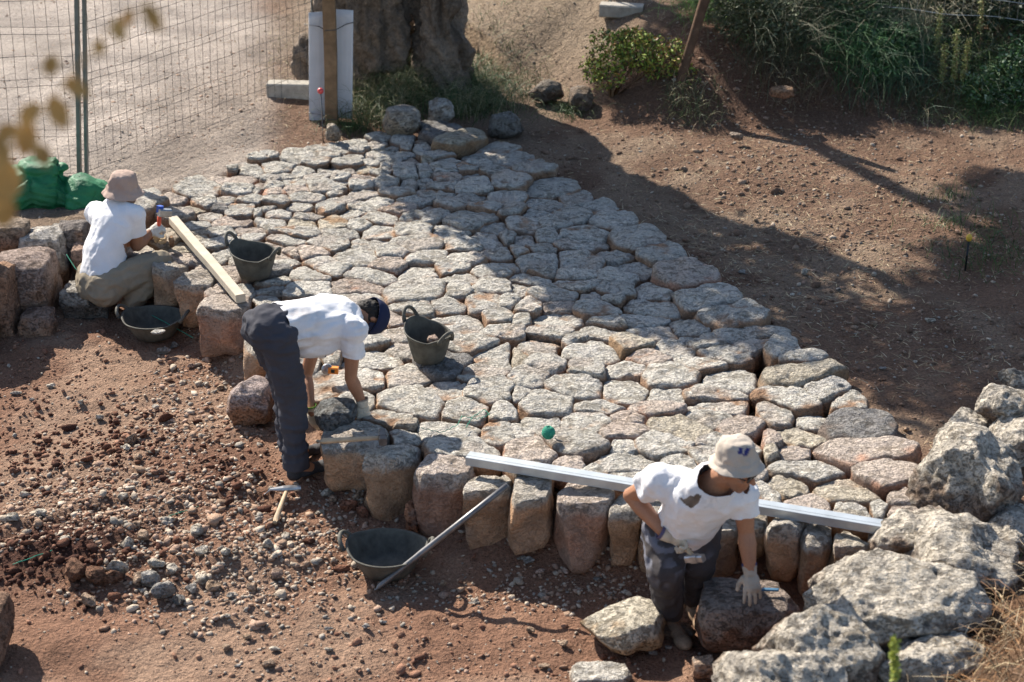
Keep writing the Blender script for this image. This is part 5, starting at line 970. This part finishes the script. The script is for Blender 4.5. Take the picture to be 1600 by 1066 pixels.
# --- the bending man in the navy cap
g = G(478, 748); Yf = g.y; f = Vector((math.cos(R(32)), math.sin(R(32)), 0)); r = Vector((math.sin(R(32)), -math.cos(R(32)), 0)); zg = g.z
PC = W(424, 512, Yf + .10); CC = W(520, 500, PC.y + .22); NK = W(556, 497, PC.y + .27); HD = W(575, 494, PC.y + .27)
hips = (PC + r * .10, PC - r * .10); an = [W(463, 730, Yf), None]; an[1] = an[0] - r * .20 + f * .06; kn = [hips[0].lerp(an[0], .5) + f * .03, hips[1].lerp(an[1], .5) + f * .05]
an[0].z = an[1].z = zg + .10; by = P(527, 652, .02).y
sh = (CC + r * .185 + f * .04, CC - r * .185 + f * .04); el = (W(548, 590, sh[0].y + .0), W(478, 588, sh[1].y - .02)); wr = (W(566, 630, by + .07), W(486, 640, by + .16))
up_t = (CC - PC).normalized(); ax = Vector((0, 0, 1)).cross(r).normalized()
hup = (f * .80 + Vector((0, 0, -.42))).normalized(); hface = Vector((0, 0, -1)) + f * .15
hp, hat_, HB = head_parts(HD, hup, hface, 1.0)
ps = hp + rod([(CC.lerp(NK, .3), .075), (NK, .058), (HD, .056)]) + rod([(PC + (CC - PC) * .1, (.12, .075)), (CC, (.16, .10))], 2, .3, r)
for i in (0, 1):
    ps += rod([(CC, .08), (sh[i], .058), (sh[i].lerp(el[i], .5), .046), (el[i], .037)]) + rod([(el[i], .038), (el[i].lerp(wr[i], .3), .041), (wr[i], .026)]) + rod([(hips[i], .065), (kn[i], .050), (an[i], .04), (an[i] + f * .08 - Vector((0, 0, .05)), .035)])
    ps += rod([(wr[i], .026), (wr[i] + (wr[i] - el[i]).normalized() * .03, .018)])
def pbeard(V, c):
    m = np.clip(near(V, hat_(0, .055, -.085), .045) + near(V, hat_(.05, .02, -.06), .035) + near(V, hat_(-.05, .02, -.06), .035), 0, 1)[:, None] * .85; return c * (1 - m) + np.array([.05, .035, .028]) * m
P2 = body('person', ps, g, 'man in white T-shirt and navy cap bending over a dark boulder', paint=pbeard)
mid = PC.lerp(CC, .5) + Vector((0, 0, -.015)); CB = CC + f * .05
tp = rod([(PC + up_t * .02, (.175, .135)), (mid, (.175, .145)), (CC, (.195, .145)), (CB, (.17, .12)), (NK - up_t * .01, (.085, .08))], 3, .22, r)
belly = mid - Vector((0, 0, .10)); tp += rod([(PC + up_t * .16 - Vector((0, 0, .10)), (.15, .09)), (belly + up_t * .1, (.165, .10)), (CC - Vector((0, 0, .06)), (.17, .11))], 2, .25, r)
for i in (0, 1): tp += rod([(CC + (sh[i] - CC) * .5, .10), (sh[i], .084), (sh[i].lerp(el[i], .5), .072), (sh[i].lerp(el[i], .60), .072)])
def stain(V, c):
    m = np.clip(near(V, W(470, 478, PC.y - .03), .07) + near(V, W(478, 520, PC.y - .03), .08) + .6 * near(V, W(455, 505, PC.y - .03), .06), 0, 1) * sm(-.3, .5, fbm(V * 14, 3, 3)); return c * (1 - .45 * m[:, None]) + np.array([.35, .24, .15]) * .45 * m[:, None]
pl = [(sh[i].lerp(el[i], .52), (el[i] - sh[i]).normalized(), .16) for i in (0, 1)] + [(PC + up_t * .035, -(up_t), .30), (NK + up_t * .0, up_t, .12)]
garment('shirt', tp, pl, 'cloth', WHITE, P2, .008, .013, (5, 5, 13), 11, 3, stain)
lg = rod([(PC - up_t * .02, (.155, .135)), (PC + up_t * .07, (.158, .125))], 3, .22, r) + [ell_part(PC - up_t * .06 + r * .06 + Vector((0, 0, -.01)), (.10, .10, .11)), ell_part(PC - up_t * .06 - r * .06 + Vector((0, 0, -.01)), (.10, .10, .11))]
for i in (0, 1): lg += rod([(hips[i] - Vector((0, 0, .02)), .115), (hips[i].lerp(kn[i], .45), .104), (kn[i], .086), (kn[i].lerp(an[i], .5), .080), (an[i] + Vector((0, 0, .01)), .076), (an[i] - Vector((0, 0, .03)), .076)])
garment('trousers', lg, [(an[i] - Vector((0, 0, .02)), Vector((0, 0, -1)), .10) for i in (0, 1)] + [(PC + up_t * .085, up_t, .25)], 'cloth', (.060, .060, .072), P2, .008, .014, (6, 6, 14), 12, 3)
for i in (0, 1): h_ = Vector((an[i].x, an[i].y, zg - .005)) - f * .05; shoe(P2, h_, h_ + f * .29 - r * .02, (.045, .045, .05))
glove('glove', wr[0], Vector((.05, -.05, -1)), Vector((-.45, .9, 0)), P2, .35, (.60, .53, .42), (.30, .25, .2), .8, 1, .03)
glove('glove', wr[1], Vector((.10, .0, -1)), Vector((.75, .65, 0)), P2, .25, (.60, .53, .42), (.12, .25, .05), .8, -1, .03)
# cap
s_, f_, u_ = HB; n = 48; prof = [(0, .118), (.03, .116), (.058, .105), (.078, .085), (.090, .055), (.095, .025), (.096, .0)]; V, F = lathe(prof, n); V[:, 1] *= 1.12; V = V + .002 * np.stack([noise(V * 40, 1), noise(V * 40, 2), noise(V * 40, 3)], 1); Mx = Matrix((s_, f_, u_)).transposed()
Vw = V @ np.array(Mx).T + np.array(hat_(0, -.006, .004)[:]); c_ = np.tile(np.array([.020, .026, .062]), (len(Vw), 1)); cap = mesh_obj('cap', Vw, F, M['cloth'], P2, col=c_, smooth=True); cap.modifiers.new('t', 'SOLIDIFY').thickness = .003
V = []; F = []
for j in range(9):
    for k in range(17): a = (k / 16 - .5) * math.pi * .92; rr = .094 + .080 * j / 8 * math.cos(a) ** .6; V.append(hat_(math.sin(a) * (.094 + .006 * j / 8), math.cos(a) * rr * 1.1 - .004, .004 - .012 * (j / 8) - .03 * abs(math.sin(a)) ** 2 * (j / 8))[:])
F = [(j * 17 + k, j * 17 + k + 1, (j + 1) * 17 + k + 1, (j + 1) * 17 + k) for j in range(8) for k in range(16)]; vz = mesh_obj('visor', np.array(V), F, M['cloth'], cap, col=np.tile(np.array([.016, .02, .045]), (len(V), 1)), smooth=True, origin=(0, 0, 0)); vz.modifiers.new('t', 'SOLIDIFY').thickness = .004
cap_loc = P2.location.copy(); vz.location = -cap_loc
hv, hf = join([ell_part(hat_(0, -.020, .0), (.079, .080, .055), HB, 3), ell_part(hat_(0, -.050, -.035), (.055, .040, .045), HB, 3)]); V, F, N = remesh([(hv, hf)], .006, 1); V = V + N * (.005 * fbm(V * 90, 2, 3))[:, None]; mesh_obj('hair', V, F, M['hair'], P2, smooth=True)

# --- the man in the bucket hat with the hammer
g = G(1062, 985); Yf = g.y; zg = g.z; f = Vector((.42, -.91, 0)).normalized(); r = Vector((f.y, -f.x, 0))
PC = W(1066, 830, Yf + .06); CC = W(1102, 775, Yf - .10); NK = W(1126, 746, Yf - .17); HD = W(1149, 733, Yf - .23)
tl = (CC - PC).normalized(); hips = (PC + r * .10, PC - r * .10)
kn = (W(1040, 890, Yf - .12), W(1090, 878, Yf + .02)); an = (W(1045, 958, Yf + .02), W(1086, 925, Yf + .14)); an[0].z = zg + .11
sh = (W(1032, 752, CC.y + .04), W(1160, 775, CC.y - .04)); el = (W(986, 774, CC.y + .18), W(1166, 832, CC.y - .06)); wr = (W(1043, 838, CC.y + .0), W(1172, 893, CC.y - .14))
hup = Vector((-.12, .10, .97)); hface = Vector((.84, -.60, -.30)); hup = Vector((.20, -.16, .95)).normalized(); hp, hat_, HB = head_parts(HD, hup, hface, 1.0)
ps = hp + rod([(CC.lerp(NK, .4), .09), (NK, .064), (HD - hup * .03, .060)]) + rod([(PC, (.15, .10)), (CC, (.17, .11))], 2, .3, r)
for i in (0, 1):
    ps += rod([(CC.lerp(sh[i], .4), .09), (sh[i], .064), (sh[i].lerp(el[i], .5), .052), (el[i], .040)]) + rod([(el[i], .042), (el[i].lerp(wr[i], .3), .046), (wr[i], .029)])
    ps += rod([(hips[i], .09), (kn[i], .06), (an[i], .042)])
def pb3(V, c):
    m = np.clip(near(V, hat_(0, .06, -.085), .05) + near(V, hat_(.05, .03, -.06), .04) + near(V, hat_(-.05, .03, -.06), .04), 0, 1)[:, None] * .45; return c * (1 - m) + np.array([.13, .10, .085]) * m
P3 = body('person', ps, g, 'man in white T-shirt and pale bucket hat leaning on a large reddish boulder', paint=pb3)
mid = PC.lerp(CC, .5); tp = rod([(PC + tl * .04, (.165, .125)), (mid, (.172, .14)), (CC, (.20, .145)), (CC.lerp(NK, .55), (.17, .115)), (NK + tl * .01, (.082, .078))], 3, .22, r)
for i in (0, 1): tp += rod([(CC.lerp(sh[i], .5), .115), (sh[i], .092), (sh[i].lerp(el[i], .5), .078), (sh[i].lerp(el[i], .58), .078)])
def pshirt(V, c):
    px, py = proj(V[:, 0], V[:, 1], V[:, 2]); nf = ((V - np.array(CC[:])) @ np.array(f[:])) > -.13
    poly = [(1060, 777), (1070, 780), (1079, 774), (1084, 776), (1088, 772), (1097, 774), (1091, 787), (1080, 795), (1070, 788)]; ins = np.zeros(len(V), bool)
    for i in range(len(poly)):
        a, b = poly[i], poly[(i + 1) % len(poly)]; ins ^= ((a[1] > py) != (b[1] > py)) & (px < (b[0] - a[0]) * (py - a[1]) / (b[1] - a[1] + 1e-9) + a[0])
    k = (ins & nf)[:, None]; t = ((abs(px - 1107) < 14) & (abs(py - 786) < 9) & nf)[:, None] * (sm(.0, .3, noise(V * 70, 5)))[:, None] * .12; c = np.where(k, np.array([.15, .115, .09]) * (1 + .5 * noise(V * 60, 3)[:, None]), c); return c * (1 - t)
nf_ = (f + Vector((0, 0, .25)) ).normalized(); pl = [(sh[i].lerp(el[i], .50), (el[i] - sh[i]).normalized(), .10) for i in (0, 1)] + [(PC + tl * .0, -tl, .30), (NK + tl * .012, (tl * .95 + f * .25).normalized(), .15)]
garment('shirt', tp, pl, 'cloth', WHITE, P3, .005, .014, (7, 7, 5), 21, 4, pshirt)
lg = rod([(PC, (.16, .13)), (PC + tl * .07, (.155, .12))], 3, .22, r)
for i in (0, 1): lg += rod([(hips[i], .125), (hips[i].lerp(kn[i], .5), .115), (kn[i], .096), (kn[i].lerp(an[i], .5), .082), (an[i], .080)])
def ptr(V, c):
    t = near(V, W(1030, 848, PC.y - .08), .17) + .5 * near(V, W(1025, 905, Yf + .1), .08); m = sm(.15, .6, t + .25 * fbm(V * 16, 2, 3))[:, None] * .35 * (noise(V * np.array([12, 12, 50]), 4) > .05)[:, None]; return c * (1 - m) + np.array([.30, .32, .40]) * m
garment('trousers', lg, [(an[0] - Vector((0, 0, .03)), Vector((0, 0, -1)), .12), (PC + tl * .10, tl, .25)], 'cloth', (.062, .055, .056), P3, .008, .013, (9, 9, 7), 22, 3, ptr)
h_ = Vector((an[0].x - .01, an[0].y + .03, zg)); shoe(P3, h_, h_ + Vector((.09, -.25, 0)), (.27, .185, .12)); h_ = Vector((an[1].x - .02, an[1].y + .05, zg)); shoe(P3, h_, h_ + Vector((.06, -.24, 0)), (.27, .185, .12))
hd = Vector((.80, -.12, -.42)); glove('glove', wr[0], hd, Vector((.1, -.75, -.5)), P3, 1.15, (.52, .44, .34), (.10, .09, .16), .3, -1, .045); glove('glove', wr[1], Vector((.08, -.55, -.75)), Vector((0, .55, -.75)), P3, .22, (.42, .36, .29), (.06, .06, .13), 1.2, 1, .04)
def hatpaint(V, c):
    px, py = proj(V[:, 0], V[:, 1], V[:, 2]); tor = (V - np.array(HD[:])) @ np.array([.3, -.9, .2]) > .0
    for (x0, x1) in ((1153, 1160), (1163, 1170)):
        k = (py > 700) & (py < 711) & (px - (706 - py) * .35 > x0) & (px - (706 - py) * .35 < x1) & tor; c[k] = (.035, .04, .16)
    return c
bucket_hat(hat_(0, -.014, .056), (hup + Vector((-.24, .16, 0))).normalized(), hface, P3, (.47, .405, .34), .90, .034, .018, hatpaint, 2)
gl = join([ell_part(hat_(g_ * .031, .094, .012), (.026, .007, .018), HB, 2) for g_ in (-1, 1)] + [bar_mesh(hat_(g_ * .058, .085, .016), hat_(g_ * .078, .0, .010), .004, .007, bev=.001, seg=2) for g_ in (-1, 1)] + [bar_mesh(hat_(-.02, .1, .014), hat_(.02, .1, .014), .004, .005, bev=.001, seg=1)]); mesh_obj('glasses', gl[0], gl[1], M['lens'], P3, smooth=True)
hc = wr[0] + hd.normalized() * .085; hk = W(1086, 873, hc.y - .12); hm = hammer(hc - (hk - hc).normalized() * .10, hk, hk, Vector((.5, -.35, .25)), .10, .036, 'short hammer in the gloved fist of the man in the bucket hat')

# --- the crouching man, seen from behind
g = G(210, 497); Yf = g.y; zg = g.z; f = Vector((.82, .57, 0)).normalized(); r = Vector((f.y, -f.x, 0))
PC = W(160, 428, Yf + .06); CC = W(178, 352, Yf + .22); NK = W(194, 316, Yf + .27); HD = W(195, 297, Yf + .30); tl = (CC - PC).normalized(); hips = (PC + r * .10, PC - r * .10)
kn = (W(250, 411, Yf + .14), W(232, 400, Yf + .48)); an = (W(208, 478, Yf + .02), W(222, 455, Yf + .36)); an[0].z = an[1].z = zg + .11
sh = (W(207, 337, CC.y - .04), W(152, 334, CC.y + .18)); el = (W(214, 383, CC.y - .02), W(205, 378, CC.y + .35)); wr = (W(234, 364, CC.y + .10), W(240, 366, CC.y + .22))
hup = (Vector((.12, .05, 1))).normalized(); hface = Vector((.88, .42, -.25)); hp, hat_, HB = head_parts(HD, hup, hface, 1.0)
ps = hp + rod([(CC.lerp(NK, .4), .09), (NK, .062), (HD - hup * .03, .058)]) + rod([(PC, (.15, .11)), (CC, (.17, .11))], 2, .3, r)
for i in (0, 1): ps += rod([(CC.lerp(sh[i], .4), .09), (sh[i], .064), (sh[i].lerp(el[i], .5), .056), (el[i], .046)]) + rod([(el[i], .048), (el[i].lerp(wr[i], .35), .050), (wr[i], .031)]) + rod([(hips[i], .09), (kn[i], .06), (an[i], .045)])
def pb1(V, c):
    m = np.clip(near(V, hat_(0, .06, -.085), .05) + near(V, hat_(.05, .03, -.06), .04) + near(V, hat_(-.05, .03, -.06), .04), 0, 1)[:, None] * .6; return c * .82 * (1 - m) + np.array([.06, .05, .045]) * m
P1 = body('person', ps, g, 'man in white T-shirt and beige hat crouching with his back turned', paint=pb1)
mid = PC.lerp(CC, .45) - f * .02; tp = rod([(PC - tl * .0 - f * .01, (.185, .14)), (mid, (.18, .14)), (CC, (.20, .145)), (CC.lerp(NK, .6), (.17, .115)), (NK - tl * .01, (.085, .08))], 3, .22, r)
for i in (0, 1): tp += rod([(CC.lerp(sh[i], .5), .115), (sh[i], .092), (sh[i].lerp(el[i], .55), .086), (sh[i].lerp(el[i], .70), .086)])
garment('shirt', tp, [(sh[i].lerp(el[i], .62), (el[i] - sh[i]).normalized(), .17) for i in (0, 1)] + [(PC - tl * .07, -tl, .30), (NK + tl * .0, tl, .12)], 'cloth', WHITE, P1, .008, .010, (8, 8, 4), 31, 3)
lg = [ell_part(PC - tl * .07 - f * .0, (.175, .17, .135)), ell_part(hips[0] - tl * .08, (.13, .14, .125)), ell_part(hips[1] - tl * .08, (.13, .14, .125))]
for i in (0, 1): lg += rod([(hips[i] - tl * .05, .135), (hips[i].lerp(kn[i], .5) - Vector((0, 0, .02)), .125), (kn[i], .092), (kn[i].lerp(an[i], .4), .098), (kn[i].lerp(an[i], .75), .088), (an[i], .082)])
garment('trousers', lg, [(an[i] - Vector((0, 0, .03)), Vector((0, 0, -1)), .11) for i in (0, 1)], 'cloth', (.27, .225, .165), P1, .009, .013, (8, 8, 10), 32, 3)
for i in (0, 1): h_ = Vector((an[i].x, an[i].y, zg)) - f * .04; shoe(P1, h_, h_ + f * .27, (.16, .12, .085))
gd = Vector((.55, .30, .25)); glove('glove', wr[0], gd, Vector((.2, .6, -.5)), P1, 1.0, (.58, .55, .50), (.05, .05, .06), .3, 1, .045); glove('glove', wr[1], Vector((.5, -.1, -.2)), Vector((.3, -.6, -.3)), P1, 1.0, (.55, .42, .26), (.05, .05, .06), .3, -1, .045)
bucket_hat(hat_(0, -.012, .020), (hup + Vector((-.04, -.06, 0))).normalized(), hface, P1, (.42, .31, .255), .93, .046, .030, None, 5)
hc = wr[0] + gd.normalized() * .075; root = empty('hammer', hc); tag(root, 'hammer with red grip and blue head in the hand of the crouching man', 'hammer', 'masons hammers'); tpp = W(250, 326, hc.y + .02)
V, F = tube_mesh([hc - (tpp - hc) * .4, hc, hc.lerp(tpp, .8)], .015, 10); mesh_obj('grip', V, F, M['redh'], root, smooth=True); V, F = bar_mesh(hc.lerp(tpp, .8), tpp + (tpp - hc).normalized() * .02, .04, .04, bev=.005, seg=2); mesh_obj('neck', V, F, M['blue'], root); c = tpp + Vector((.015, 0, -.01)); V, F = bar_mesh(c - Vector((.02, .03, .01)), c + Vector((.055, .02, -.03)), .05, .055, bev=.008, seg=3); mesh_obj('head', V, F, M['steel'], root)
c0 = W(252, 366, wr[1].y); c1 = W(251, 384, wr[1].y + .02); V, F = tube_mesh([c0, c0.lerp(c1, .9), c1], [.010, .010, .006], 8); thing_mesh('chisel', V, F, M['steel'], 'short steel chisel held upright by the crouching man', 'chisel', c0)
c = P(268, 377, .05); o = boulder(268, 377, 12, 22, .07, 621, 'rock', top=(.36, .22, .13), side=(.3, .17, .10), squash=1.2, sub=3, blotch=False); tag(o, 'upright orange stone chip at the chisel of the crouching man', 'rock')
